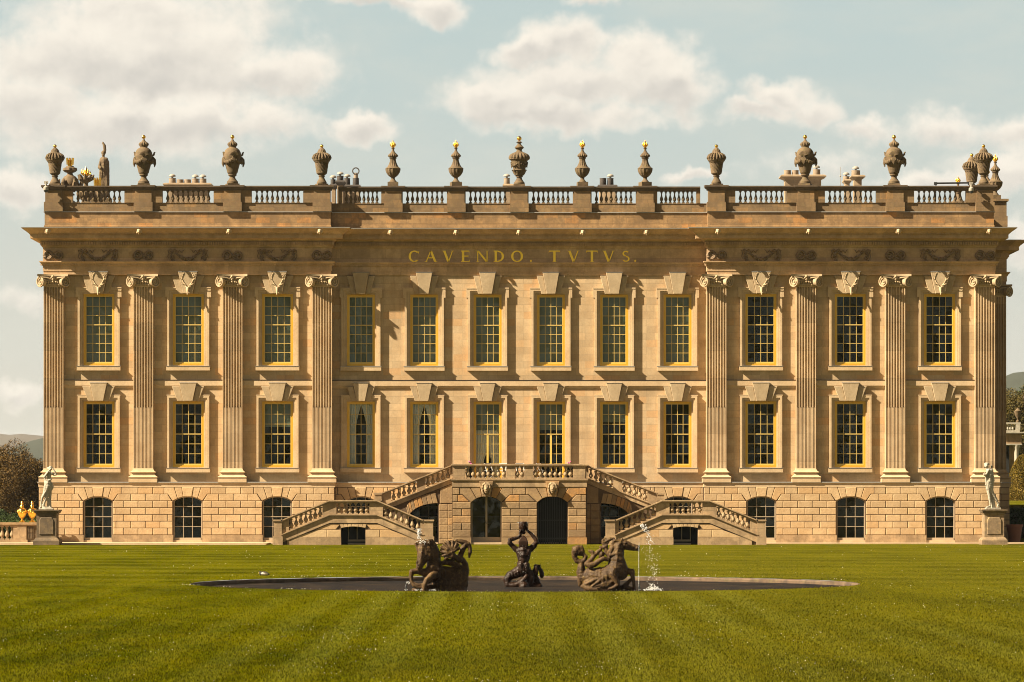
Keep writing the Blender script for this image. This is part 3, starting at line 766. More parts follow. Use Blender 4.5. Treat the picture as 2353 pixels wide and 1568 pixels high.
# ---- main windows
def make_window(kind, hw, z0, z1, rows, big, blind, curtains=False, french=False):
    """local origin: window axis in the wall plane; the surround is the part's own mesh"""
    s = MB(); ow = hw+.29
    top = z1+.30; bot = z0-.05 if not french else ZB+.06
    strips = [(ow-.11, ow, .17), (ow-.22, ow-.11, .115), (hw-.0, ow-.22, .045)]
    for (a, b, p) in strips:
        h = z1+.30-(ow-b)*1.0
        s.box(-b, -a, -p, .0, bot, h-(b-a)); s.box(a, b, -p, .0, bot, h-(b-a)); s.box(-b, b, -p, .0, h-(b-a), h)
    if big:   # shoulders at the head of the surround
        s.box(-ow-.09, -ow, -.168, 0, top-.47, top); s.box(ow, ow+.09, -.168, 0, top-.47, top)
        s.box(-ow-.09, ow+.09, -.19, -.0, top+.001, top+.06)
    else: s.box(-ow-.03, ow+.03, -.18, 0, top+.001, top+.05)
    w = s.build('window', M['trim'])
    sl = MB(); 
    if not french:
        sl.box(-ow-.04, ow+.04, -.22, 0, z0-.27, z0-.055); sl.build('sill', M['trim'], w)
        fl = MB(); fl.box(-ow-.06, ow+.06, -.24, 0, z0-.053, z0-.03); fl.build('sill_flashing', M['lead'], w)
    # splayed keystone in three pieces
    k = MB(); kt = Zf(625.2) if z1 > 10 else Zf(880.2); sd = Zf(632.5) if z1 > 10 else Zf(887.7)-.0
    kb = z1+.02; a, b = (.50, .25) if hw > .78 else (.43, .235); c, d = (.85, .55) if hw > .78 else (.74, .49)
    if z1 < 10: a, b = (.45, .25) if hw > .78 else (.41, .22)
    pp = .40 if z1 > 10 else .32
    k.block([(-b,kb),(b,kb),(a,kt),(-a,kt)], -pp, .0, .015, 0)
    for s_ in (-1, 1):
        k.block([(s_*(b+.004),kb),(s_*d,kb),(s_*c,sd-.004),(s_*(a-.02),sd-.004)], -.22, .0, .015, 0)
    k.build('keystone', M['key'], w)
    fl = MB(); fl.box(-a-.01, a+.01, -pp-.015, 0, kt+.001, kt+.02); fl.build('keystone_flashing', M['lead'], w)
    # gilded frame
    f = MB(); fb = z0 if not french else ZB+.06
    for (e, p, wd) in ((0, .03, .055), (.055, .07, .05)):
        f.box(-hw+e, -hw+e+wd, p, .2, fb+e, z1-e); f.box(hw-e-wd, hw-e, p, .2, fb+e, z1-e)
        f.box(-hw+e+wd, hw-e-wd, p, .2, z1-e-wd, z1-e)
        if not french: f.box(-hw+e+wd, hw-e-wd, p, .2, fb+e, fb+e+wd)
    f.build('frame', M['gold'], w)
    ins = .105; gx = hw-ins-.035; gz1 = z1-ins-.035; gz0 = fb+ins+.08
    sh = MB(); sh.box(-hw+ins, -gx, .11, .19, gz0, gz1); sh.box(gx, hw-ins, .11, .19, gz0, gz1); sh.box(-hw+ins, hw-ins, .112, .19, gz1, z1-ins); sh.box(-hw+ins, hw-ins, .108, .19, fb+(ins if not french else .0), gz0)
    if french: sh.box(-.05, .05, .09, .19, gz0, Zf(1000))
    sh.build('sash', M['gold2'], w)
    g = MB(); bt = .0125
    rz0 = gz0 if not french else z0+ins+.08; H = (gz1-rz0)/rows
    for i in (-1, 0, 1): g.box(i*gx/2-bt, i*gx/2+bt, .13, .17, gz0, gz1)
    for j in range(1, rows): zz = rz0+j*H; g.box(-gx, gx, .132, .168, zz-bt, zz+bt)
    mid = rz0+H*(rows//2+ (1 if rows == 7 else 0)); g.box(-gx, gx, .10, .172, mid-.028, mid+.02)
    if french: g.box(-gx, gx, .132, .168, rz0-bt, rz0+bt)
    g.build('glazing_bars', M['bar'], w)
    pn = MB()
    for i in range(4):
        for j in range(-2 if french else 0, rows):
            a, b_ = -gx+i*gx/2, -gx+(i+1)*gx/2; z_a, z_b = max(gz0, rz0+j*H), min(gz1, rz0+(j+1)*H)
            if z_b > z_a+.01: pn.add([(a,.15,z_a),(b_,.15,z_a),(b_,.15,z_b),(a,.15,z_b)], [(0,1,2,3)]); pn.build('pane', M['glass'], w, recalc=False)
    if blind:
        bl = MB(); zb_ = gz0 if blind == 'full' else gz1-(gz1-gz0)*blind
        bl.box(-gx-.02, gx+.02, .30, .31, zb_, gz1+.02); bl.build('blind', M['blind'], w)
    if curtains:
        for s_ in (-1, 1):
            cu = MB(); vs = []; n = 26; m = 14
            for i in range(m+1):
                v = i/m; z = gz1-(gz1-gz0)*v
                if curtains == 'tied': wd = .62-.30*math.sin(min(1, v*1.9)*math.pi/2) if v < .35 else .36+.0*v
                else: wd = .66-.36*v
                if curtains == 'half': z = Zf(980)-(Zf(980)-gz0)*v; wd = .62-.32*v**2 if v < .6 else .50-.1*v
                for j in range(n+1):
                    u = j/n; x = s_*(gx+.03-wd*u); vs.append((x, .36+.03*math.sin(u*26+s_), z))
            fs = [(i*(n+1)+j, i*(n+1)+j+1, (i+1)*(n+1)+j+1, (i+1)*(n+1)+j) for i in range(m) for j in range(n)]
            cu.add(vs, fs, True); cu.build('curtain', M['curtain'], w, recalc=False)
    return w
def windows():
    cache = {}
    def place(key, x, Y, **kw):
        if key not in cache:
            o = make_window(**kw); cache[key] = o; o.parent = house; o.location = (x, Y, 0)
        else: o = copy_tree(cache[key], house, (x, Y, 0))
        return o
    for i, x in enumerate(BAYP):
        place('pu'+('a' if i < 3 else 'b'), x, YW, kind='u', hw=WP, z0=ZU0, z1=ZU1, rows=7, big=True, blind='full' if i < 3 else None)
        place('pl'+str(i == 2), x, YW, kind='l', hw=WP, z0=ZL0, z1=ZL1, rows=6, big=False, blind=.38 if i == 2 else None)
    for i, x in enumerate(BAYC):
        place('cu', x, YCW, kind='u', hw=WC, z0=ZU0, z1=ZU1, rows=7, big=True, blind='full')
        if i in (2, 3): place('fr%d' % i, x, YCW, kind='l', hw=WC, z0=ZL0, z1=ZL1, rows=6, big=False, blind=.35, curtains='half' if i == 2 else False, french=True)
        elif i in (0, 1): place('cc', x, YCW, kind='l', hw=WC, z0=ZL0, z1=ZL1, rows=6, big=False, blind=None, curtains='tied')
        else: place('cl%d' % i, x, YCW, kind='l', hw=WC, z0=ZL0, z1=ZL1, rows=6, big=False, blind=.3 if i == 4 else None)
windows()

# ---- pilasters
def pilaster():
    hw = .515; zb, zm, zt = Zf(1078), Zf(936), Zf(656)
    nfl = 7; fil = .038; fw = (2*hw-fil*(nfl+1))/nfl
    def section(cable):
        pts = [(-hw, 0)]; x = -hw
        for i in range(nfl):
            x += fil; pts.append((x, 0)); N = 8
            for j in range(1, N):
                t = math.pi*j/N; d = .09*math.sin(t)
                if cable:
                    # convex cable standing in the flute
                    tt = (j/N-.5)*2; d = .06*abs(math.sin(tt*math.pi/2))**2.2*(1 if abs(tt) < .9 else .6)+.004
                pts.append((x+fw*j/N if cable else x+fw*.5*(1-math.cos(t)), d))
            x += fw; pts.append((x, 0))
        pts.append((hw, 0)); return pts
    mb = MB()
    for (a, b, c) in ((zm, zt-.10, False), (zb, zm, True)):
        s = section(c); n = len(s)
        vs = [(x,y,a) for x,y in s]+[(x,y,b) for x,y in s]
        mb.add(vs, [(i,i+1,n+i+1,n+i) for i in range(n-1)], False)
    for s_ in (-1, 1): mb.add([(s_*hw,0,zb),(s_*hw,.34,zb),(s_*hw,.34,zt-.1),(s_*hw,0,zt-.1)], [(0,1,2,3)])
    mb.add([(-hw,.066,zm),(hw,.066,zm),(hw,0.0,zm),(-hw,0,zm)], [(0,1,2,3)])
    mb.box(-hw, hw, -.0, .34, zt-.10, zt+.5)
    sh = mb.build('pilaster', M['shaft'], recalc=False)
    b = MB(); prof = [(0,1077),(.02,1079.5),(.05,1081),(.06,1082),(.06,1083.2)]
    pr = [(.0,Zf(1076.5)),(.03,Zf(1080)),(.07,Zf(1082.4)),(.07,Zf(1083.4))]
    pr += [(.07+.09*math.sin(math.pi*i/8), Zf(1083.4+4.2*i/8)) for i in range(1,9)]
    pr += [(.07,Zf(1089)),(.085,Zf(1091)),(.15,Zf(1093.2)),(.15,Zf(1094))]+[(.15+.10*math.sin(math.pi*i/8), Zf(1094+6*i/8)) for i in range(1,9)]
    pr += [(.23,Zf(1100.2)),(.23,ZB-.0),(-.2,ZB)]
    b.sweep([(-hw,.34),(-hw,0),(hw,0),(hw,.34)], pr, caps=False); b.build('pilaster_base', M['trim'], sh)
    # capital
    c = MB(); z0, z1 = Zf(661.5), Zf(631)
    c.box(-.50, .50, -.05, .3, Zf(656), Zf(652.5))
    for i in range(7): c.ball((-.39+.13*i, -.05, Zf(649)), .06, 6, 1, .8, 1.2)
    c.box(-.56, .56, -.06, .34, Zf(648), Zf(637))
    # abacus with hollow sides
    pl = []; N = 12
    for i in range(N+1): t = i/N; pl.append((-.80+1.6*t, -.36+.2*math.sin(math.pi*t)))
    pl += [(.72,.3),(-.72,.3)]
    n = len(pl); zz0, zz1 = Zf(635.6), z1+.002
    c.add([(x,y,zz0) for x,y in pl]+[(x,y,zz1) for x,y in pl], [tuple(range(n)), tuple(range(2*n-1,n-1,-1))]+[(i,(i+1)%n,(i+1)%n+n,i+n) for i in range(n)])
    for s_ in (-1, 1):
        # volutes turned outwards
        cx, cy, cz = s_*.64, -.25, Zf(648.5); an = s_*R(42)
        ca, sa = math.cos(an), math.sin(an); pts = []; rr = []
        for i in range(46):
            t = i/45; th = math.pi*.5+s_*-1*(t*4.6*math.pi); r = .265*(1-t)**.9+.035
            lx = r*math.cos(th); lz = r*math.sin(th); pts.append((cx+lx*ca, cy+lx*sa, cz+lz)); rr.append(.048*(1-.45*t))
        c.tube(pts, rr, 7)
        vs = []; m = 18      # the drum behind the scroll
        for d in (.02, .22):
            for k in range(m):
                t = 2*math.pi*k/m; lx = .22*math.cos(t); vs.append((cx+lx*ca-d*sa*1.0, cy+lx*sa+d*ca, cz+.22*math.sin(t)))
        c.add(vs, [tuple(range(m)), tuple(range(2*m-1,m-1,-1))]+[(k,(k+1)%m,(k+1)%m+m,k+m) for k in range(m)], True)
        c.ball((cx, cy-.05, cz), .05, 6)
        c.tube([(s_*.12,-.15,Zf(642)),(s_*.3,-.2,Zf(639)),(s_*.5,-.25,Zf(638.5)),(s_*.66,-.3,Zf(638))], [.04,.045,.05,.04], 6)
        c.tube([(s_*.2,-.12,Zf(647)),(s_*.34,-.14,Zf(645)),(s_*.42,-.13,Zf(648))], [.03,.035,.02], 6)
    for (dx, dz, r) in ((0,.05,.08),(0,-.10,.06),(-.07,-.02,.05),(.07,-.02,.05),(0,-.22,.05)): c.ball((dx,-.24,Zf(638.5)+dz), r, 6)
    c.build('capital', M['key'], sh)
    return sh
src = pilaster(); src.parent = house
for i, x in enumerate(PIL):
    if i == 0: src.location = (x, 0, 0)
    else: copy_tree(src, house, (x, 0, 0))
o = copy_tree(src, house, (EW-.17, EY, 0))

# ---- attic and parapet
APX = 24.8; AY = .10
AP = [(-APX,44),(-APX,AY),(-9.86,AY),(-9.86,AY+.5),(9.86,AY+.5),(9.86,AY),(APX,AY),(APX,EY+.1),(EW+.3,EY+.1),(EW+.3,44)]
ZT0, ZT1, ZT2, ZT3, ZT4 = Zf(523.6), Zf(487.2), Zf(465.6), Zf(437.6), Zf(427.3)
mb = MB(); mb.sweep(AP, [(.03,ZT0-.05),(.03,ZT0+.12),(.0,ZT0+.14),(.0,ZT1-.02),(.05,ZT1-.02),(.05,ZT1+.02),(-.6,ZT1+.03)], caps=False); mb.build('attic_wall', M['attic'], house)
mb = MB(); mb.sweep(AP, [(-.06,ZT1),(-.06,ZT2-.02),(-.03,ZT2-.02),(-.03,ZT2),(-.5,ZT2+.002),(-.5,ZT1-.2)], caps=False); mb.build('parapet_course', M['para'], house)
mb = MB(); mb.sweep(AP, [(.056,ZT1-.015),(.056,ZT1+.024),(-.5,ZT1+.034)], caps=False); mb.build('attic_flashing', M['lead'], house)
def baluster_mesh(H, rmax, mat, name='baluster', n=12):
    b = MB(); pr = [(0,.62),(.03,.62)]
    prof = [(.50,.09),(.62,.10),(.62,.13),(.40,.15),(.72,.22),(.98,.31),(1.0,.37),(.82,.47),(.50,.60),(.36,.72),(.33,.80),(.55,.84),(.55,.87),(.40,.885),(.50,.91)]
    b.lathe([(r*rmax, z*H) for r, z in prof], n)
    q = rmax*.92; b.box(-q, q, -q, q, 0, .09*H); b.box(-q*.85, q*.85, -q*.85, q*.85, .91*H, H)
    o = b.build(name, mat, sharp=50); return o
COPE = lambda e: [(-.40-e,ZT3),(.04+e,ZT3),(.05+e,ZT3+.05),(.12+e,ZT3+.11),(.15+e,ZT3+.17),(.15+e,ZT4),(-.45-e,ZT4+.004)]
def parapet():
    peds = [(x, AY) for x in PIL]+[(x, AY+.5) for x in (-6.6,-3.3,0,3.3,6.6)]
    pm = MB(); hw = .43
    pm.box(-hw, hw, -.10, .42, ZT2, ZT3); pm.box(-hw-.06, hw+.06, -.17, .46, ZT1+.03, ZT2+.02)
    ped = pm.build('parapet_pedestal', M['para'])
    cp = MB(); cp.sweep([(-hw-.02,.3),(-hw-.02,-.06),(hw+.02,-.06),(hw+.02,.3)], [(-.3,ZT3+.002),(.05,ZT3+.002),(.06,ZT3+.06),(.14,ZT3+.12),(.18,ZT3+.18),(.18,ZT4+.03),(-.42,ZT4+.032)], caps=True)
    cp.build('pedestal_cap', M['cope'], ped); ped.parent = house
    for i, (x, Y) in enumerate(peds):
        if i == 0: ped.location = (x, Y, 0)
        else: copy_tree(ped, house, (x, Y, 0))
    bal = None
    def bay(x0, x1, Y, pier, nb):
        nonlocal bal
        c = MB(); c.sweep([(x0, Y), (x1, Y)], COPE(0)); 
        rail = c.build('balustrade', M['cope'], house)
        p = MB()
        if pier:
            p.box(x0, x0+pier, Y-.02, Y+.34, ZT2, ZT3); p.build('pier', M['para'], rail)
            p = MB(); p.box(x1-pier, x1, Y-.02, Y+.34, ZT2, ZT3); p.build('pier', M['para'], rail)
        a, b = x0+pier, x1-pier
        for k in range(1, nb):
            x = a+(b-a)*k/nb
            if bal is None: bal = baluster_mesh(ZT3-ZT2, .088, M['urn']); o_ = bal
            else: o_ = bal.copy(); C.objects.link(o_)
            o_.parent = rail; o_.location = (x, Y+.16, ZT2)
        half = baluster_mesh(ZT3-ZT2, .105, M['urn'], 'half_baluster') if False else None
    for s in (0, 4):
        for i in range(3): bay(PIL[s+i]+.43, PIL[s+i+1]-.43, AY, .56, 10)
    cx = [-9.86,-6.6,-3.3,0,3.3,6.6,9.86]
    for i in range(6):
        a = cx[i]+(.43 if i else .38); b = cx[i+1]-(.43 if i < 5 else .38)
        bay(a, b, AY+.5, .06 if 0 < i < 5 else .2, 9)
    # short returns at the breaks and the long side parapets
    mb = MB()
    for (x, y0, y1) in ((-APX+.2, .9, 43), (APX-.2, .9, EY), (EW+.1, EY+.9, 43)):
        mb.box(x-.2, x+.2, y0, y1, ZT3+.003, ZT4-.02)
        k = int((y1-y0)/.6)
        for i in range(k): mb.box(x-.09, x+.09, y0+.3+i*.6, y0+.48+i*.6, ZT2, ZT3+.003)
    mb.box(APX-.3, EW+.3, EY+.15, EY+.5, ZT2, ZT4-.03)
    mb.build('side_parapet', M['cope'], house)
    mb = MB(); mb.box(EW-.75, EW+.36, EY-.06, EY+1.0, ZT1-.1, Zf(430)); mb.box(EW-.85, EW+.46, EY-.16, EY+1.1, Zf(430), Zf(427)+.06); mb.box(EW-.80, EW+.41, EY-.1, EY+1.05, ZT1-.1, ZT2)
    mb.build('wing_pedestal', M['para'], house)
parapet()

# ---- carved decoration
def lion_mask():
    c = [[(0,-.02,.02,.10),(0,-.10,-.02,.09),(0,-.16,-.09,.055)],[(-.08,-.05,.07,.045),(-.13,0,-.02,.05),(-.09,-.02,-.12,.04)],[(.08,-.05,.07,.045),(.13,0,-.02,.05),(.09,-.02,-.12,.04)],[(0,-.13,-.16,.035),(0,-.12,-.2,.02)],[(-.05,-.14,.02,.02),(.05,-.14,.02,.02)]]
    return blob('lion_mask', c, M['trim'], house, .014, 1)
LX = [113.8,323,528.7,736.5,897,1047.8,1192,1338.6,1485,1647,1855,2060,2267.7]
src = lion_mask()
for i, p in enumerate(LX):
    Y = YP if (i < 4 or i > 8) else YC; loc = (Xf(p), Y-.90, Zf(533))
    if i == 0: src.location = loc
    else: copy_tree(src, house, loc)

def stag():
    ch = [[(0,-.50,.0,.075),(0,-.56,-.12,.065),(0,-.62,-.27,.04),(0,-.63,-.33,.035)],[(-.07,-.5,.05,.03),(-.15,-.5,.09,.018)],[(.07,-.5,.05,.03),(.15,-.5,.09,.018)],[(0,-.38,0,.08),(0,-.5,.0,.08)]]
    for s in (-1, 1):
        ch.append([(s*.05,-.50,.06,.028),(s*.10,-.50,.16,.026),(s*.24,-.48,.34,.026),(s*.30,-.46,.52,.024),(s*.26,-.47,.68,.022),(s*.20,-.48,.82,.016)])
        ch.append([(s*.10,-.50,.16,.022),(s*.24,-.53,.18,.018),(s*.34,-.54,.27,.01)]); ch.append([(s*.13,-.5,.2,.022),(s*.30,-.56,.24,.012)])
        ch.append([(s*.28,-.48,.44,.02),(s*.40,-.52,.52,.016),(s*.42,-.52,.60,.01)]); ch.append([(s*.29,-.47,.58,.02),(s*.38,-.5,.70,.016),(s*.36,-.5,.80,.01)])
        ch.append([(s*.26,-.47,.66,.02),(s*.33,-.5,.82,.012)])
    return blob('stag_head', ch, M['stag'], house, .016, 1)
src = stag()
for i, x in enumerate(BAYP):
    loc = (x, YW+.06, Zf(663))
    if i == 0: src.location = loc
    else: copy_tree(src, house, loc)

def serpent():
    mb = MB(); pts = []; rr = []
    for i in range(90):
        t = i/89
        if t < .32:      # right hand spiral opening outwards
            a = -t/.32*3.1*math.pi+math.pi*.2; r = .05+.22*(t/.32); p = (.27+r*math.cos(a), r*math.sin(a)*.95)
        elif t < .68:
            q = (t-.32)/.36; a0 = -3.1*math.pi+math.pi*.2; p0 = (.27+.27*math.cos(a0), .27*math.sin(a0)*.95)
            p1 = (-.05, -.22); p2 = (-.27, .27); p3 = (-.5, .0)
            b = lambda a_,b_,c_,d_: (1-q)**3*a_+3*(1-q)**2*q*b_+3*(1-q)*q*q*c_+q**3*d_
            p = (b(p0[0],p1[0],p2[0],p3[0]), b(p0[1],p1[1]*1.2,p2[1],p3[1]))
        else:
            q = (t-.68)/.32; a = math.pi+q*2.2*math.pi; r = .23-.06*q; p = (-.27+r*math.cos(a), r*math.sin(a))
        pts.append((p[0], -.03-.03*math.sin(t*9), p[1])); rr.append(.062 if t > .1 else .03+.32*t)
    mb.tube(pts, rr, 7); mb.ball((pts[-1][0]-.03, -.07, pts[-1][2]-.03), .065, 6, 1.4, 1, .8)
    mb.tube([(.45,-.03,-.22),(.0,-.05,-.02),(-.42,-.03,-.24)], [.045,.055,.045], 7)
    return mb.build('serpent_relief', M['relief'], house)
src = serpent()
for i, x in enumerate(PIL):
    loc = (x, -.03, Zf(586)) 
    if i == 0: src.location = loc
    else: copy_tree(src, house, loc)
    if i == 3 or i == 7: pass

def garland():
    rnd = random.Random(5); mb = MB()
    for i in range(46):
        t = i/45; x = -.62+1.24*t; z = .10-.34*math.sin(math.pi*t); k = math.sin(math.pi*t)
        for _ in range(3): mb.ball((x+rnd.uniform(-.05,.05), -.05-.05*rnd.random()*k, z+rnd.uniform(-.07,.07)*k), rnd.uniform(.035,.06)*(.6+.5*k), 5)
    for s in (-1, 1):
        for i in range(22):
            t = i/21; mb.ball((s*(.82+rnd.uniform(-.08,.08)*(.5+t)), -.06, .18-.48*t+rnd.uniform(-.03,.03)), rnd.uniform(.03,.055), 5)
        for sg in (-1, 1):
            mb.tube([(s*.78,-.06,.2),(s*.78+sg*.12,-.09,.30),(s*.78+sg*.20,-.08,.24),(s*.78+sg*.1,-.07,.17),(s*.78,-.06,.18)], .025, 6)
        mb.tube([(s*.62,-.05,.22),(s*.5,-.07,.12),(s*.42,-.05,.24),(s*.30,-.07,.10),(s*.22,-.05,.24),(s*.14,-.06,.27)], [.02,.03,.025,.03,.025,.01], 6)
        mb.tube([(s*1.03,-.04,.25),(s*.98,-.05,.08),(s*1.04,-.05,-.08),(s*.97,-.04,-.22)], [.02,.025,.02,.01], 5)
    return mb.build('garland_relief', M['relief'], house)
src = garland()
for i, x in enumerate(BAYP):
    loc = (x, -.05, Zf(586))
    if i == 0: src.location = loc
    else: copy_tree(src, house, loc)

# ---- gilded motto on the frieze
def letters():
    H = 25.6/44; T, t_ = .22, .095
    insc = bpy.data.objects.new('inscription', None); C.objects.link(insc); insc.parent = house; insc.location = (0, YC-.025, 0)
    def quad(mb, p0, p1, w0, w1=None):   # stroke with horizontal-cut ends
        w1 = w0 if w1 is None else w1
        mb.prism([(p0[0]-w0/2,p0[1]),(p0[0]+w0/2,p0[1]),(p1[0]+w1/2,p1[1]),(p1[0]-w1/2,p1[1])], -.02, .03)
    def ser(mb, x, z, w, up=1): mb.prism([(x-w/2,z),(x+w/2,z),(x+w*.32,z+up*.045),(x-w*.32,z+up*.045)], -.021, .03)
    def hbar(mb, x0, x1, z, h): mb.prism([(x0,z-h/2),(x1,z-h/2),(x1,z+h/2),(x0,z+h/2)], -.019, .03)
    def arc(mb, cx, cz, rx, rz, a0, a1, thick, thin, n=22):
        for i in range(n):
            A, B = [math.radians(a0+(a1-a0)*(i+j)/n) for j in (0, 1)]
            def pr(a):
                w = thin+(thick-thin)*abs(math.cos(a))**1.3
                return (cx+(rx)*math.cos(a), cz+rz*math.sin(a)), (cx+(rx-w)*math.cos(a), cz+(rz-min(w, thin*1.3))*math.sin(a))
            (o1, i1), (o2, i2) = pr(A), pr(B); mb.prism([o1, o2, i2, i1], -.02, .03)
    def glyph(ch, w):
        m = MB()
        if ch == 'C': arc(m, .02*w, .5, w*.55, .52, 48, 312, T, t_); m.prism([(w*.42,.72),(w*.5,.98),(w*.46,.99),(w*.36,.84)], -.02, .03)
        if ch == 'A': quad(m, (w*.36,0), (0,1), T); quad(m, (-w*.36,0), (-.01,1), t_); hbar(m, -w*.2, w*.22, .36, t_); ser(m, -w*.38, 0, .3); ser(m, w*.38, 0, .36)
        if ch == 'V': quad(m, (0,0), (-w*.36,1), T); quad(m, (.02,0), (w*.36,1), t_); ser(m, -w*.37, 1, .36, -1); ser(m, w*.37, 1, .3, -1)
        if ch == 'E':
            quad(m, (-w*.24,0), (-w*.24,1), T); hbar(m, -w*.44, w*.38, .97, t_); hbar(m, -w*.24, w*.28, .52, t_); hbar(m, -w*.44, w*.42, .03, t_)
            m.prism([(w*.3,.97),(w*.39,.97),(w*.4,.8)], -.018, .03); m.prism([(w*.32,.03),(w*.42,.03),(w*.45,.22)], -.018, .03); m.prism([(w*.22,.52),(w*.29,.62),(w*.29,.42)], -.018, .03)
        if ch == 'N': quad(m, (-w*.36,0), (-w*.36,1), t_); quad(m, (w*.36,0), (-w*.34,1), T, T*.8); quad(m, (w*.38,0), (w*.38,1), t_); ser(m, -w*.36, 0, .3); ser(m, w*.38, 1, .3, -1); ser(m, -w*.42, 1, .26, -1)
        if ch == 'D': quad(m, (-w*.28,0), (-w*.28,1), T); arc(m, -w*.12, .5, w*.58, .5, -90, 90, T, t_); hbar(m, -w*.48, -w*.05, .03, t_); hbar(m, -w*.48, -w*.05, .97, t_)
        if ch == 'O': arc(m, 0, .5, w*.5, .52, 0, 360, T, t_, 34)
        if ch == 'T': quad(m, (0,0), (0,1), T); hbar(m, -w*.46, w*.46, .97, t_); ser(m, 0, 0, .42); m.prism([(-w*.46,.97),(-w*.36,.97),(-w*.48,.8)], -.018, .03); m.prism([(w*.36,.97),(w*.46,.97),(w*.48,.8)], -.018, .03)
        if ch == 'S':
            arc(m, 0, .75, w*.42, .25, 35, 270, .14, t_); arc(m, 0, .27, w*.46, .27, -150, 90, .15, t_)
        if ch == '.': m.lathe([(.09,0)], 3) if False else m.prism([(.1*math.cos(a*.785),.09+.1*math.sin(a*.785)) for a in range(8)], -.02, .03)
        m.v = [(x*H, y, z*H) for x, y, z in m.v]; return m
    seq = [('C',600,70),('A',712,85),('V',830,78),('E',945,68),('N',1058,85),('D',1170,75),('O',1292,82),('.',1385,20),('T',1543,82),('V',1672,80),('T',1795,82),('V',1908,82),('S',2023,55),('.',2086,18)]
    cache = {}
    for (ch, cx, w) in seq:
        m = glyph(ch, w/2.926/25.6); o = m.build('letter' if ch != '.' else 'full_stop', M['letter'], insc)
        o.location = (Xf(746.7+cx/2.926)*1.004, 0, Zf(600.2))
letters()
# frieze ledge shadow-catching panels over the reliefs need no extra mesh

# ---- chimneys, rooftop
def chimney(px0, px1, ytop, Y, pots, dark=False, ybase=500, cap=.12):
    x0, x1 = AX(px0, Y), AX(px1, Y); zt = AZ(ytop, Y); d = max(.9, (x1-x0)*.4)
    mb = MB(); mat = M['potdk'] if dark else M['chim']
    mb.box(x0+cap, x1-cap, Y, Y+d, Zf(495), zt-.22)
    c = mb.build('chimney', M['chim'], house)
    k = MB(); k.sweep([(x0+cap,Y),(x1-cap,Y),(x1-cap,Y+d),(x0+cap,Y+d)], [(0,zt-.3),(.02,zt-.25),(cap,zt-.12),(cap,zt-.06),(cap*.6,zt),(-.1,zt)], closed=True)
    k.box(x0+cap*1.2, x1-cap*1.2, Y+.05, Y+d-.05, zt-.2, zt+.0); k.build('chimney_cap', mat, c)
    for (px, h, w, kind) in pots:
        x = AX(px, Y); q = MB(); q.lathe([(w*.9,-.02),(w,.03),(w*.95,h-.05),(w,h-.04),(w,h),(w*.7,h)], 14, (x, Y+d/2, zt))
        p = q.build('chimney_pot', M['potdk'] if (dark and kind != 'light') else M['pot'], c)
        if kind in ('cowl', 'both'):
            q = MB(); q.lathe([(.06,h-.02),(.06,h+.08),(.2,h+.10),(.19,h+.17),(.1,h+.24),(.02,h+.25)], 12, (x, Y+d/2, zt)); q.build('cowl', M['cowl'], p)
        if kind == 'ring':
            q = MB(); q.lathe([(.13,h-.02),(.13,h+.32)], 12, (x, Y+d/2, zt)); q.build('flue_pipe', M['pot'], p)
            q = MB(); q.tube([(x+.19*math.cos(a*math.pi/9), Y+d/2-.1, zt+h+.42+.19*math.sin(a*math.pi/9)) for a in range(19)], .04, 6); q.build('flue_elbow', M['potdk'], p)
chimney(375, 487, 421, 25, [(394,.33,.21,'cowl'),(412,.25,.21,''),(429,.25,.21,''),(447,.3,.21,'cowl'),(464.5,.3,.21,'cowl')], cap=.28)
chimney(757, 775, 423, 25, [(764.5,.3,.15,'cowl')], True)
chimney(770, 793, 415, 24.5, [(781,.3,.2,'cowl')], True)
chimney(783, 829, 425, 26, [(797,.42,.18,'cowl'),(817,.42,.19,'ring')], True)
chimney(1155, 1182, 423, 25, [(1164.5,.38,.18,'cowl')], False)
chimney(1373, 1419, 425, 25, [(1386,.42,.2,''),(1403,.42,.19,'cowl')], True)
chimney(1793, 1898, 402, 22, [(1811,.3,.21,''),(1829,.3,.2,''),(1878,.35,.22,'cowl')], cap=.28)
chimney(1955, 1988, 402.5, 24, [(1968,.3,.26,'cowl')], cap=.2)
chimney(1938, 1957, 412, 30, [(1946,.2,.2,'cowl')], cap=.12)
mb = MB(); mb.tube([(AX(1931,24),24,Zf(495)),(AX(1931,24),24,AZ(384,24))], [.03,.015], 6); mb.ball((AX(1931,24),24,AZ(405,24)), .05, 6); mb.build('aerial_mast', M['cowl'], house)
# ------------------------------------------------------------------ the double staircase
stairs = thing('entrance_staircase', 'double flight of tan stone stairs rising to a landing over two arched doorways', 'staircase', (0,-3.2,0))
class SOff: pass
def st_build(mb, name, mat, parent=None, **kw):
    mb.v = [(x, y+3.2, z) for x, y, z in mb.v]; return mb.build(name, mat, parent if parent is not None else stairs, **kw)
YL0, YL1 = -5.2, -3.5      # lower flights
YUF = -1.95                # upper flights
YBF = -3.2                 # landing block
def PXs(px, Y): return AX(px, Y)-AX(1193.8, Y)      # symmetric about the axis
def beam(mb, pts, th, y0, y1):
    """band under a line of (x,z) points, th thick"""
    for a, b in zip(pts, pts[1:]): mb.prism([(a[0],a[1]-th),(b[0],b[1]-th),(b[0],b[1]),(a[0],a[1])], y0, y1)
sbal = None
def put_bal(parent, x, y, z, h):
    global sbal
    if sbal is None: sbal = baluster_mesh(.56, .115, M['balus']); o = sbal
    else: o = sbal.copy(); C.objects.link(o)
    o.parent = parent; o.location = (x, y+3.2, z); o.scale = (1, 1, h/.56)
def interp(pts, x):
    for a, b in zip(pts, pts[1:]):
        lo, hi = min(a[0],b[0]), max(a[0],b[0])
        if lo-1e-6 <= x <= hi+1e-6: return a[1]+(b[1]-a[1])*(x-a[0])/(b[0]-a[0])
    return pts[-1][1]
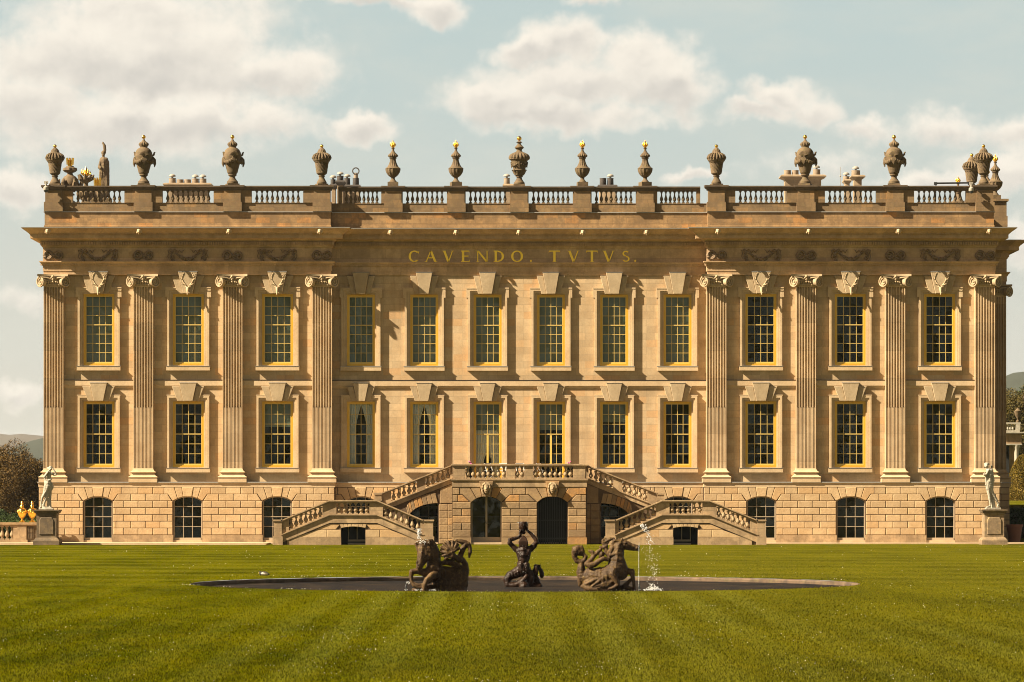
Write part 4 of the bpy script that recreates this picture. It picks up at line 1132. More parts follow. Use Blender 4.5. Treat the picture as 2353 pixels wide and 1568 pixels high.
def lower_flight(s):
    Y = YL0; X = lambda p: s*(-PXs(p, Y))*-1 if s < 0 else -PXs(p, Y)
    X = (lambda p: PXs(p, Y)) if s < 0 else (lambda p: -PXs(p, Y))
    Z = lambda y: AZ(y, Y)
    cop = [(X(p), Z(y)) for p, y in ((646,1195.5),(757.5,1149.6),(866,1149.6),(974,1195.5))]
    # body
    mb = MB(); zc = lambda off: [(x, z-off) for x, z in cop]
    stt = zc((1182.4-1149.6)/45.2); stb = zc((1202-1149.6)/45.2)
    beam(mb, stt, (1202-1182.4)/45.2, Y-.03, Y+.3); beam(mb, [(x,z+.001) for x,z in stt], .05, Y-.11, Y+.29); beam(mb, [(x,z-.052) for x,z in stt], .03, Y-.07, Y+.28); fl = st_build(mb, 'flight', M['stair'])
    # wall under with opening
    mb = MB(); xa, xb = X(784), X(840); zo = Z(1214); zcw = Z(1210.5)
    z0 = -.02
    def under(x): return interp(stb, x)
    Lx, Rx = cop[0][0], cop[-1][0]
    for (p, q) in ((Lx, cop[1][0]), (cop[1][0], xa), (xb, cop[2][0]), (cop[2][0], Rx)):
        mb.prism([(p,z0),(q,z0),(q,max(under(q),z0+.02)),(p,max(under(p),z0+.02))], Y+.05, Y+.35)
    ar = arc_pts(abs(xb-xa)/2, zo, zcw, 8); cx = (xa+xb)/2
    mb.prism([(cx+a, b) for a, b in ar]+[(max(xa,xb), under(cx)), (min(xa,xb), under(cx))], Y+.05, Y+.35)
    # back wall and ends make it a solid body
    mb.prism([(Lx,z0),(Rx,z0),(cop[2][0],stt[2][1]),(cop[1][0],stt[1][1])], YL1-.05, YL1)
    st_build(mb, 'flight_wall', M['joint'], fl)
    mb = MB(); mb.box(min(xa,xb)-.3, max(xa,xb)+.3, Y+1.2, Y+1.25, .0, 1.0); st_build(mb, 'recess_shade_panel', M['room_shade'], fl)  # black sheet in place of the shade within the low opening
    mb = MB(); w0, w1 = min(xa,xb), max(xa,xb); d0 = w0+(.30 if s < 0 else 0); d1 = w1-(.30 if s > 0 else 0)
    for q in (d0, (d0+d1)/2-.02, d1-.05): mb.box(q, q+.04, Y+1.1, Y+1.14, .2, .95)
    mb.box(d0, d1, Y+1.05, Y+1.16, .16, .26); mb.box(d0, d1, Y+.9, Y+1.16, .0, .09); st_build(mb, 'cellar_window', M['cream'], fl)
    # stepped treads on top of each run, landing slab between
    mb = MB(); nst = 7
    for (a, b) in ((0, 1), (3, 2)):
        x0, zz0 = stt[a]; x1, zz1 = stt[b]
        for i in range(nst):
            p = x0+(x1-x0)*i/nst; q = x0+(x1-x0)*(i+1)/nst; h = zz0+(zz1-zz0)*(i+1)/nst-.12
            mb.box(min(p,q), max(p,q), Y+.36, YL1-.06, max(0, h-.4), h)
    mb.box(min(cop[1][0],cop[2][0]), max(cop[1][0],cop[2][0]), Y+.36, YUF, stt[1][1]-.4, stt[1][1]-.12)
    st_build(mb, 'treads', M['path'], fl)
    # facing blocks and plinth
    mb = MB(); ml = MB()
    for (a, b) in ((X(660),X(784)),(X(840),X(962))):
        ml.box(min(a,b), max(a,b), Y+.0, Y+.2, -.05, Z(1234.8))
    st_build(ml, 'flight_plinth', M['stair'], fl)
    for sgn in (-1, 1):
        # from opening edge outwards, one course under the voussoirs
        e = X(784) if sgn == -1 else X(840); d = -1 if (e < cx) else 1; w1 = .72
        zt, zb = Z(1217.5), Z(1235)
        mb.block([(e,zb),(e+d*w1,zb),(e+d*w1,zt),(e,zt)], Y+.01, Y+.08, .015, .01)
        xs_end = e+d*2.35
        mb.block([(e+d*w1,zb),(xs_end,zb),(e+d*(w1+.50),zt),(e+d*w1,zt)], Y+.01, Y+.08, .015, .01)
        mb.block([(e+d*.28,zt),(e+d*1.30,zt),(e+d*.60,Z(1203.5)),(e+d*.0,Z(1203.5))], Y+.012, Y+.08, .015, .01)
    N = 7
    for i in range(N):
        a = -.62+1.24*i/N; b = a+1.24/N; f = lambda q: min(ar, key=lambda p: abs(p[0]-q))[1]
        mb.block([(cx+a,f(a)),(cx+b,f(b)),(cx+b*1.12,Z(1203.2)),(cx+a*1.12,Z(1203.2))], Y+.0, Y+.08, .012, .006)
    st_build(mb, 'facing_blocks', M['rust'], fl)
    # basement window seen inside the low opening
    # newels
    for (p0, p1) in ((629,647.8),(974,995.4)):
        a, b = sorted((X(p0), X(p1))); mb = MB(); mb.box(a, b, Y-.08, Y+.40, -.05, Z(1198)); mb.box(a-.05, b+.05, Y-.12, Y+.44, -.05, Z(1233))
        mb.box(a-.05, b+.05, Y-.13, Y+.45, Z(1198), Z(1194.6)); mb.box(a-.02, b+.02, Y-.1, Y+.42, Z(1200), Z(1198)-.003)
        st_build(mb, 'newel', M['stair'], fl)
    # rear balustrade of the same run: coping only, seen over the front one
    for (yy, nm) in ((Y, 'balustrade'),):
        mb = MB(); beam(mb, cop, .06, yy-.13, yy+.37); beam(mb, [(x,z-.063) for x,z in cop], .035, yy-.08, yy+.32); beam(mb, [(x,z-.1) for x,z in cop], .035, yy-.03, yy+.29)
        rl = st_build(mb, nm, M['stair'])
        mb = MB(); po = [(x, z-.136) for x, z in cop]; pi = [(x, z) for x, z in stt]
        def pier(p, q):
            p, q = X(p), X(q); brk = [p]+[c[0] for c in cop if min(p,q) < c[0] < max(p,q)]+[q]
            for a, b in zip(brk, brk[1:]): mb.prism([(a,interp(pi,a)),(b,interp(pi,b)),(b,interp(po,b)),(a,interp(po,a))], yy, yy+.26)
        for p, q in ((647,664),(741,773),(849,880),(966,974)): mb = MB(); pier(p, q); st_build(mb, 'pier', M['stair'], rl)
        mb = MB()
        beam(mb, [(x,z+.03) for x,z in pi], .03, yy-.02, yy+.3)
        st_build(mb, 'bottom_rail', M['stair'], rl)
        for (p, q, n_) in ((664,741,7),(773,849,6),(880,966,7)):
            for k in range(n_):
                x = X(p+(q-p)*(k+.5)/n_); zb = interp(pi, x)+.03; put_bal(rl, x, yy+.13, zb, interp(po, x)-zb)
def upper_flight(s):
    Y = YUF; X = (lambda p: PXs(p, Y)) if s < 0 else (lambda p: -PXs(p, Y)); Z = lambda y: AZ(y, Y)
    cop = [(X(p), Z(y)) for p, y in ((877,1132.5),(1041,1067.5))]
    stt = [(x, z-30/44.6) for x, z in cop]; stb = [(x, z-43/44.6) for x, z in cop]
    mb = MB(); beam(mb, stt, 13/44.6, Y-.03, Y+.3); beam(mb, [(x,z+.001) for x,z in stt], .05, Y-.11, Y+.29); fl = st_build(mb, 'flight', M['stair'])
    mb = MB(); zz = lambda x: interp(stb, x)
    a, b, c, d = X(877), X(940), X(1007), X(1041)
    mb.prism([(a,0),(b,0),(b,zz(b)),(a,zz(a))], Y+.05, .5)
    mb.prism([(c,0),(d,0),(d,zz(d)),(c,zz(c))], Y+.05, .5)
    n = 10; arc = []
    for i in range(n+1):
        t = i/n*math.pi/2; arc.append((b+(c-b)*(1-math.cos(t)), Z(1192)+(Z(1157)-Z(1192))*math.sin(t)))
    for p, q in zip(arc, arc[1:]): mb.prism([(p[0],p[1]),(q[0],q[1]),(q[0],zz(q[0])),(p[0],zz(p[0]))], Y+.05, Y+.6)
    st_build(mb, 'flight_wall', M['joint'], fl)
    mb = MB()
    m2 = 9
    for i in range(m2):     # voussoirs of the raking arch
        t0, t1 = i/m2, (i+1)/m2
        f = lambda t: (b+(c-b)*(1-math.cos(t*math.pi/2)), Z(1192)+(Z(1157)-Z(1192))*math.sin(t*math.pi/2))
        p, q = f(t0), f(t1); ko = .25*(-1 if s < 0 else 1)
        up = lambda r: (r[0]-abs(ko)*.5*(1 if c > b else -1), min(zz(r[0]-.12*(1 if c > b else -1))-.02, r[1]+.52))
        mb.block([p, q, up(q), up(p)], Y, Y+.1, .015, .008)
    z_ = [Z(y) for y in (1158,1174.5,1191,1207,1223,1239,1250)]
    for i, (t, u) in enumerate(zip(z_, z_[1:])):
        lo, hi = sorted((X(1009),X(1030))) ; mb.block([(lo,u),(hi,u),(hi,t),(lo,t)], Y, Y+.1, .015, .012)
        lo, hi = sorted((X(1030),X(1040.5))); mb.block([(lo,u),(hi,u),(hi,t),(lo,t)], Y-.02, Y+.1, .015, .012)
    top = [(X(1012),Z(1157)),(X(1040),Z(1157)),(X(1040),zz(X(1040))-.02),(X(1012),zz(X(1012))-.02)]
    mb.block(top, Y, Y+.1, .015, .01)
    # outer triangular facing left of the arch
    mb.block([(X(880),0),(X(936),0),(X(936),Z(1192)),(X(880),Z(1192))], Y, Y+.1, .015, .01)
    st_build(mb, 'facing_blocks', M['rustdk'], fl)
    mb = MB(); nst = 9
    for i in range(nst):
        p = stt[0][0]+(stt[1][0]-stt[0][0])*i/nst; q = stt[0][0]+(stt[1][0]-stt[0][0])*(i+1)/nst
        h = stt[0][1]+(stt[1][1]-stt[0][1])*(i+1)/nst-.12; mb.box(min(p,q), max(p,q), Y+.31, .5, h-.3, h)
    st_build(mb, 'treads', M['path'], fl)
    # curled newel
    p0, p1 = sorted((X(861), X(877.2))); mb = MB(); mb.box(p0, p1, Y-.08, Y+.36, Z(1190), Z(1137)); mb.box(p0-.03, p1+.02, Y-.12, Y+.4, Z(1137), Z(1132.5))
    mb.box(p0-.03, p1+.02, Y-.11, Y+.4, Z(1151), Z(1147)); st_build(mb, 'newel', M['stair'], fl)
    mb = MB(); beam(mb, cop, .06, Y-.13, Y+.37); beam(mb, [(x,z-.063) for x,z in cop], .06, Y-.05, Y+.29); rl = st_build(mb, 'balustrade', M['stair'])
    mb = MB(); po = [(x, z-.127) for x, z in cop]
    for p, q in ((877,899),(958,978),(1035,1041)):
        p, q = X(p), X(q); mb = MB(); mb.prism([(p,interp(stt,p)),(q,interp(stt,q)),(q,interp(po,q)),(p,interp(po,p))], Y, Y+.26); st_build(mb, 'pier', M['stair'], rl)
    for (p, q, n_) in ((899,958,5),(978,1035,5)):
        for k in range(n_):
            x = X(p+(q-p)*(k+.5)/n_); zb = interp(stt, x); put_bal(rl, x, Y+.13, zb, interp(po, x)-zb)
def landing():
    Y = YBF; X = lambda p: PXs(p, Y); Z = lambda y: AZ(y, Y); x0, x1 = X(1040), X(1347.6)
    hw = (X(1152.5)-X(1083))/2; axs = [(X(1083)+X(1152.5))/2]; axs.append(-axs[0]); zs, zc = Z(1155), Z(1141)
    mb = MB(); holes_wall(mb, x0+.02, x1-.02, -.02, Z(1104), [(a-hw, a+hw, -.02+1e-4, zc) for a in axs], Y+.04, 1.2)
    for a in axs:
        for sg in (-1, 1):
            pts = sorted([(a+p, q) for p, q in arc_pts(hw, zs, zc, 12) if p*sg >= -1e-6], key=lambda p: abs(p[0]-a))
            mb.prism(pts+[(a+sg*hw, zc)], Y+.041, Y+1.2)
    for xx in (x0+.02, x1-.02): mb.add([(xx,Y+.04,0),(xx,.5,0),(xx,.5,Z(1104)),(xx,Y+.04,Z(1104))], [(0,1,2,3)])
    blk = st_build(mb, 'landing_block', M['joint'], recalc=False)
    mb = MB(); ch = (Z(1121)-Z(1235))/7; z1 = Z(1121); bw = .80
    for c in range(7):
        zt = z1-c*ch; zb = zt-ch
        excl = [(a-{0:1.38,1:1.22}.get(c, hw+.01), a+{0:1.38,1:1.22}.get(c, hw+.01)) for a in axs]; spans = []; p = x0
        for (e0, e1) in excl: spans.append((p, e0)); p = e1
        spans.append((p, x1))
        for (p, q) in spans:
            n_ = max(1, round((q-p)/bw)); cuts = [p]
            if c % 2: cuts += [p+(q-p)*(k+.5)/n_ for k in range(n_)]
            else: cuts += [p+(q-p)*k/n_ for k in range(1, n_)]
            cuts.append(q)
            for a, b in zip(cuts, cuts[1:]):
                pl = [(a,zb),(b,zb),(b,zt),(a,zt)]
                if c == 1:
                    for (e0, e1) in excl:
                        if abs(b-e0) < 1e-6: pl = [(a,zb),(b+.36,zb),(b,zt),(a,zt)]
                        if abs(a-e1) < 1e-6: pl = [(a-.36,zb),(b,zb),(b,zt),(a,zt)]
                mb.block(pl, Y-.02*random.random(), Y+.08, .022, .012)
    for a in axs:
        ar = arc_pts(hw, zs, zc, 24); az = lambda q: min(ar, key=lambda p: abs(p[0]-q))[1]
        for s in (-1, 1):
            Q = lambda pts: [(a+s*p, q) for p, q in pts]
            mb.block(Q([(.22,az(.22)),(.50,az(.50)),(.82,z1),(.32,z1)]), Y, Y+.08, .02, .01)
            mb.block(Q([(.50,az(.5)),(hw,zs),(hw+.04,z1-2*ch+.02),(1.22,z1-ch),(1.38,z1-ch),(1.38,z1),(.82,z1)]), Y, Y+.08, .02, .01)
        mb.block([(a-.22,az(.2)),(a+.22,az(.2)),(a+.36,Z(1106)),(a-.36,Z(1106))], Y-.14, Y+.08, .015, .004)
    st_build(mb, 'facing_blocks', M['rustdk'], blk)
    mb = MB()
    for (p, q) in ((x0-.03, axs[0]-hw), (axs[0]+hw, axs[1]-hw), (axs[1]+hw, x1+.03)): mb.box(p, q, Y-.05, Y+.3, -.03, Z(1235)-.003)
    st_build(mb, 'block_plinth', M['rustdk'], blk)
    mb = MB(); PT = [(x0,.5),(x0,Y),(x1,Y),(x1,.5)]
    mb.sweep(PT, [(-.5,Z(1121)),(.0,Z(1121)),(.03,Z(1119)),(.03,Z(1107)),(.05,Z(1106)),(.09,Z(1104)),(.09,Z(1101.8)),(-.5,Z(1101.6))], caps=False)
    mb.box(x0+.3, x1-.3, Y+.3, .9, Z(1106), Z(1102)); st_build(mb, 'landing_slab', M['stair'], blk)
    # mascarons over the arches
    def mask():
        ch_ = [[(0,-.05,.1,.15),(0,-.10,-.02,.14),(0,-.1,-.14,.10),(0,-.12,-.2,.06)],[(0,-.2,.04,.04),(0,-.24,-.03,.035)],[(-.05,-.2,-.11,.025),(.05,-.2,-.11,.025)],[(-.07,-.17,.07,.03),(-.03,-.18,.07,.02)],[(.07,-.17,.07,.03),(.03,-.18,.07,.02)]]
        r_ = random.Random(3)
        for i in range(26):
            a = -.6+1.2*math.pi*i/25+.3; x, z = .19*math.cos(a-.1), .12+.17*math.sin(a-.1)
            if z > -.3: ch_.append([(x,-.06+r_.uniform(-.05,.03),z,.05),(x*1.05,-.10,z-.05,.045)])
        for s in (-1, 1): ch_.append([(s*.18,-.05,.05,.06),(s*.2,-.05,-.12,.055),(s*.14,-.07,-.28,.04)])
        ch_.append([(0,.12,0,.16),(0,-.03,0,.16)])
        return blob('carved_head', ch_, M['balus'], stairs, .014, 1)
    h = mask(); h.location = (axs[0], Y+3.2-.16, Z(1123)); h2 = h.copy(); C.objects.link(h2); h2.location = (axs[1], Y+3.2-.16, Z(1123))
    # doors
    def leaf_door():
        mb = MB(); yd = Y+.75; a = axs[0]
        mb.box(a-hw, a-hw+.06, yd, yd+.08, .1, zs); mb.box(a+hw-.06, a+hw, yd, yd+.08, .1, zs); mb.box(a-.05, a+.05, yd-.01, yd+.08, .1, Z(1184)+1.0)
        mb.box(a-hw+.06, a-.05, yd, yd+.07, .1, Z(1235)); mb.box(a+.05, a+hw-.06, yd, yd+.07, .1, Z(1235)); d = st_build(mb, 'glazed_door', M['cream'])
        mb = MB(); mb.box(a-hw+.06, a+hw-.06, yd, yd+.06, Z(1189), Z(1187)); st_build(mb, 'transom', M['iron'], d)
        mb = MB(); mb.add([(a-hw,yd+.04,.1),(a+hw,yd+.04,.1),(a+hw,yd+.04,zc),(a-hw,yd+.04,zc)], [(0,1,2,3)]); st_build(mb, 'pane', M['glass'], d, recalc=False)
        mb = MB(); mb.ball((a+.0, yd-.05, Z(1202)), .05, 6); mb.tube([(a,yd-.05,Z(1202)),(a+.1,yd-.06,Z(1203))], .02, 6); st_build(mb, 'handle', M['cowl'], d)
        mb = MB(); mb.box(a-hw, a+hw, yd-.75, yd+.4, -.02, .095); st_build(mb, 'doorstep', M['path'], d)
        mb = MB(); a = axs[1]
        for k in range(13): x = a-hw+.06+(2*hw-.12)*k/12; mb.box(x-.022, x+.022, yd, yd+.04, .02, zc-.0 if abs(x-a) < .5 else zs)
        mb.box(a-hw, a+hw, yd-.01, yd+.05, .25, .33); mb.box(a-hw, a+hw, yd-.01, yd+.05, 1.2, 1.26); st_build(mb, 'iron_gate', M['iron'])
        mb = MB(); mb.box(x0+.1, x1-.1, Y+1.6, Y+1.65, 0, Z(1106)); mb.box(x0+.1, x1-.1, Y+1.2, Y+1.6, -.02, .01); mb.box(-.3, .3, Y+.3, Y+1.6, 0, Z(1106)); st_build(mb, 'passage_shade_panels', M['room_shade'], blk)  # black sheets colour in the darkness under the landing
    leaf_door()
    # balustrade of the landing
    zt, zb = Z(1072.6), Z(1100)
    mb = MB(); mb.sweep([(x0,-.2),(x0,Y),(x1,Y),(x1,-.2)], [(-.26,zt),(.02,zt),(.03,zt+.03),(.08,zt+.06),(.08,Z(1066.8)),(-.32,Z(1066.4))], caps=True)
    mb2 = MB(); rl = st_build(mb, 'balustrade', M['stair'])
    for p, q in ((1042.5,1070),(1164,1184),(1205,1225),(1317,1345)): mb3 = MB(); mb3.box(X(p), X(q), Y-.0, Y+.26, zb, zt); st_build(mb3, 'pier', M['stair'], rl)
    mb2.box(x0+.02, x1-.02, Y+.0, Y+.28, Z(1101.4), zb); mb2.box(x0, x0+.26, Y+.28, Y+1.0, zb, zt); mb2.box(x1-.26, x1, Y+.28, Y+1.0, zb, zt); st_build(mb2, 'bottom_rail', M['stair'], rl)
    for (p, q, n_) in ((1070,1164,8),(1184,1205,2),(1225,1317,8)):
        for k in range(n_): put_bal(rl, X(p+(q-p)*(k+.5)/n_), Y+.13, zb, zt-zb)
for s in (-1, 1): lower_flight(s); upper_flight(s)
landing()

# things on the landing: planters, folding chairs, small table
ZLAND = AZ(1102, -3.2)
def planter(x, y, label, seed):
    r_ = random.Random(seed); t = thing('flower_planter', label, 'planter', (x, y, ZLAND), 0, 'planters on the landing')
    mb = MB(); mb.lathe([(.14,0),(.19,.3),(.21,.32),(.21,.36),(.17,.36)], 14); mb.build('pot', M['potdk'], t)
    mb = MB(); fm = MB()
    for i in range(420):
        a = r_.uniform(0, 6.28); h = r_.uniform(0, .42); q = r_.uniform(0, .28)*(1-h*.8); c = Vector((q*math.cos(a), q*math.sin(a), .36+h))
        d = Vector((r_.gauss(0,1), r_.gauss(0,1), r_.gauss(0,1))).normalized()*.05; e = d.orthogonal().normalized()*.02; mb.add([c-d, c+e, c+d, c-e], [(0,1,2,3)])
    for i in range(9):
        a = r_.uniform(0, 6.28); q = r_.uniform(.05,.22); h = r_.uniform(.62,.95); mb.tube([(0,0,.4),(q*math.cos(a), q*math.sin(a), h)], .006, 4); fm.ball((q*math.cos(a), q*math.sin(a), h), r_.uniform(.025,.05), 5)
    f = mb.build('foliage', M['leaf_green'], t, recalc=False); fm.build('flowers', M['petal'], f)
planter(AX(1079,-2.7), -2.7, 'dark pot of pink flowers at the left end of the stair landing', 1)
planter(AX(1309,-2.7), -2.7, 'dark pot of pink flowers at the right end of the stair landing', 2)
def chair(x, y, rz, label, mat):
    t = thing('folding_chair', label, 'chair', (x, y, ZLAND), rz, 'chairs on the landing'); 
    for s in (-1, 1):
        mb = MB(); mb.tube([(s*.2,-.2,0),(s*.2,.22,.82)], .022, 6); mb.build('leg', mat, t); mb = MB(); mb.tube([(s*.17,.22,0),(s*.17,-.16,.45)], .022, 6); mb.build('leg', mat, t)
    mb = MB(); [mb.box(-.2,.2,-.18+i*.08,-.12+i*.08,.44,.465) for i in range(5)]; mb.build('seat', mat, t)
    mb = MB(); [mb.box(-.2,.2,.13+i*.05,.15+i*.05,.6+i*.09,.66+i*.09) for i in range(3)]; mb.build('backrest', mat, t)
chair(AX(1126,-2.2), -2.2, R(40), 'white folding chair seen between landing balusters left of the first pier', M['white'])
chair(AX(1153,-2.1), -2.1, R(-20), 'white folding chair beside the left balustrade pier on the landing', M['white'])
chair(AX(1196,-2.2), -2.2, R(10), 'white folding chair behind the middle pair of landing balusters', M['white'])
chair(AX(1245,-2.1), -2.1, R(70), 'white folding chair right of the second landing pier', M['white'])
chair(AX(1230,-2.4), -2.4, R(-60), 'brown folding chair close behind the second landing pier', M['chairwd'])
t = thing('bistro_table', 'small brown table among the chairs on the stair landing', 'table', (AX(1270,-2.2), -2.2, ZLAND))
mb = MB(); mb.lathe([(.32,.68),(.33,.69),(.33,.71),(.02,.715)], 20); mb.build('tabletop', M['chairwd'], t)
for k in range(3):
    a = k*2.1; mb = MB(); mb.tube([(.28*math.cos(a),.28*math.sin(a),0),(-.1*math.cos(a),-.1*math.sin(a),.69)], .015, 6); mb.build('leg', M['chairwd'], t)

# ------------------------------------------------------------------ urns
def gad(n, amp, z0, z1, twist=0.0):
    def f(a, i, r, z):
        if z0 <= z <= z1:
            e = min(1, (z-z0)/.03, (z1-z)/.03) if z1-z0 > .06 else 1
            return r*(1-amp*max(e,0)*(.5-.5*math.cos(n*(a+twist*(z-z0)))))
        return r
    return f
def many(*fs):
    def f(a, i, r, z):
        for g in fs: r = g(a, i, r, z)
        return r
    return f
def dense(prof, k=4, lo=0, hi=99):
    out = [prof[0]]
    for a, b in zip(prof, prof[1:]):
        n = k if b[1]-a[1] > .05 else 1
        for i in range(1, n+1): out.append((a[0]+(b[0]-a[0])*i/n, a[1]+(b[1]-a[1])*i/n))
    return out
def S(l, k=200.0): return [(r/k, z/k) for r, z in l]
def urn_a(t):
    mb = MB(); mb.box(-.285,.285,-.285,.285,0,.09); mb.build('plinth', M['urn'], t)
    mb = MB(); p = dense(S([(52,18),(52,34),(46,45),(32,70),(26,88),(34,94),(34,100),(28,106),(40,114),(54,126),(60,150),(66,190),(73,235),(76,247),(88,258),(90,264)]), 5)
    mb.lathe(p, 72, mod=gad(12, .16, .68, 1.2, 2.6)); mb.build('body', M['urn'], t)
    mb = MB(); p = dense(S([(88,264),(97,272),(99,288),(92,308),(78,324),(56,338),(48,346),(46,352),(42,366),(30,382),(20,390),(12,397)]), 3)
    mb.lathe(p, 72, mod=many(gad(18, .12, 1.33, 1.70), gad(12, .10, 1.74, 1.93)))
    for k in range(18):
        a = 2*math.pi*k/18; mb.tube([(.28*math.cos(a),.28*math.sin(a),1.69),(.42*math.cos(a),.42*math.sin(a),1.58),(.50*math.cos(a),.50*math.sin(a),1.42)], [.03,.05,.035], 6)
    l = mb.build('lid', M['urn'], t); mb = MB(); mb.ball((0,0,2.065), .092, 12); mb.build('finial_ball', M['leaf'], l)
def urn_b(t, flip=1):
    k = 212.0; mb = MB(); mb.box(-.32,.32,-.32,.32,0,.095); mb.build('plinth', M['urn'], t)
    mb = MB(); p = dense(S([(58,20),(62,24),(62,44),(52,54),(34,80),(30,95),(34,104),(46,112),(48,122),(44,128),(56,140),(66,180),(76,215),(84,250),(92,290),(98,320),(98,340),(92,368),(78,395),(60,412),(44,420),(40,428)], k), 3)
    mb.lathe(p, 40)
    b = mb.build('body', M['urn'], t)
    # swags, shells and side scrolls
    mb = MB(); r_ = random.Random(4)
    for q in range(4):
        a0 = math.pi/4+q*math.pi/2-math.pi/4
        for i in range(9):
            u = i/8; a = a0+u*math.pi/2; z = 1.42-.22*math.sin(math.pi*u); rr = .44+.05*math.sin(math.pi*u)
            mb.ball((rr*math.cos(a), rr*math.sin(a), z), .075+.02*r_.random(), 6, 1, 1, 1.2)
        for i in range(5): mb.tube([(.47*math.cos(a0+.06*(i-2)), .47*math.sin(a0+.06*(i-2)), 1.5),(.52*math.cos(a0+.10*(i-2)), .52*math.sin(a0+.10*(i-2)), 1.3),(.49*math.cos(a0+.13*(i-2)), .49*math.sin(a0+.13*(i-2)), 1.08+.05*abs(i-2))], [.03,.04,.015], 5)
        if q in (1, 3):   # fan shells front and back
            for i in range(9):
                f = (i-4)/4*1.2; c, s_ = math.cos(a0), math.sin(a0); L = .24
                px, pz = L*math.sin(f), L*math.cos(f)
                mb.tube([(.50*c, .50*s_, 1.52),(.54*c-px*s_*.6, .54*s_+px*c*.6, 1.52+pz*.6),(.53*c-px*s_, .53*s_+px*c, 1.52+pz)], [.02,.035,.03], 5)
        else:
            c = math.cos(a0); k_ = 1.0 if c > 0 else .86; mb.tube([(.44*c,0,1.55),(.53*c*k_,0,1.62),(.55*c*k_,0,1.72),(.60*c*k_,0,1.76)], [.05,.06,.05,.03], 6); mb.tube([(.47*c,0,1.5),(.57*c*k_,0,1.35),(.59*c*k_,0,1.15),(.56*c*k_,0,.98)], [.05,.08,.07,.03], 6)
    mb.build('swags', M['urn'], b)
    mb = MB(); p = dense(S([(40,426),(42,432),(56,450),(57,462),(50,474),(30,486),(20,494),(13,508),(10,516)], k), 3); mb.lathe(p, 48, mod=gad(12, .16, 2.08, 2.28))
    l = mb.build('lid', M['urn'], t); mb = MB(); mb.ball((0,0,2.545), .105, 12); mb.build('finial_ball', M['leaf'], l)
def flame(t, z0, h, w, parent):
    ch = [[(0,0,z0,.04),(0,0,z0+h*.25,w*.55),(0,0,z0+h*.6,w*.42),(0,0,z0+h,.02)]]
    for k in range(6):
        a = k*math.pi/3; c, s_ = math.cos(a), math.sin(a)
        ch.append([(w*.3*c,w*.3*s_,z0+h*.15,.04),(w*.95*c,w*.95*s_,z0+h*.4,.04),(w*.75*c,w*.75*s_,z0+h*(.7+.1*(k%2)),.015)])
    return blob('gilded_flame', ch, M['leaf'], parent, .02, 1)
def urn_c(t):
    mb = MB(); mb.box(-.275,.275,-.275,.275,0,.22); mb.build('plinth', M['urn'], t)
    mb = MB(); p = dense(S([(42,44),(40,50),(32,58),(20,76),(20,90),(26,96),(36,102),(54,118),(70,142),(78,165),(80,186),(74,194),(66,198)]), 4); mb.lathe(p, 64, mod=gad(12, .10, .52, .92))
    b = mb.build('body', M['urn'], t)
    mb = MB(); p = dense(S([(66,198),(58,206),(42,235),(32,265),(30,288),(38,292),(38,298),(32,301)]), 4); mb.lathe(p, 64, mod=gad(14, .12, 1.04, 1.43)); mb.build('neck', M['urn'], b)
    mb = MB(); p = dense(S([(32,300),(46,308),(54,316),(52,328),(38,342),(24,356),(14,372),(12,390),(18,398),(18,404)]), 3); mb.lathe(p, 64, mod=gad(14, .14, 1.53, 1.72))
    l = mb.build('lid', M['urn'], t); flame(t, 2.0, .42, .13, l)
def urn_d(t):
    mb = MB(); mb.box(-.30,.30,-.30,.30,0,.11); mb.build('plinth', M['urn'], t)
    mb = MB(); p = dense(S([(56,22),(58,26),(56,40),(46,50),(30,78),(26,94),(38,99),(38,106),(34,110),(50,118),(64,140),(72,160),(80,168),(78,174),(64,178),(68,195),(76,230),(84,262),(90,272)]), 4); mb.lathe(p, 64, mod=gad(10, .12, .6, .82))
    b = mb.build('body', M['urn'], t); mb = MB()
    for q in range(4):
        for i in range(7): u = i/6; a = q*math.pi/2+math.pi/4*0+u*math.pi/2; mb.ball((.41*math.cos(a), .41*math.sin(a), 1.24-.18*math.sin(math.pi*u)), .055, 6)
        a = q*math.pi/2; mb.tube([(.42*math.cos(a),.42*math.sin(a),1.25),(.40*math.cos(a),.40*math.sin(a),.95)], [.05,.02], 6)
        a += math.pi/4; mb.ball((.36*math.cos(a), .36*math.sin(a), .84), .07, 6)
    mb.build('swags', M['urn'], b)
    mb = MB(); p = dense(S([(90,272),(108,284),(113,298),(108,318),(92,338),(62,352),(36,362),(27,376),(30,388),(47,402),(48,410),(34,424),(20,440),(16,452),(24,456),(32,462),(24,468),(14,474)]), 3); mb.lathe(p, 96, mod=gad(18, .10, 1.41, 1.74))
    l = mb.build('lid', M['urn'], t); mb = MB(); mb.ball((0,0,2.51), .125, 12); mb.build('finial_ball', M['leaf'], l)
ZU = ZT4+.03
G = 'urns along the parapet'
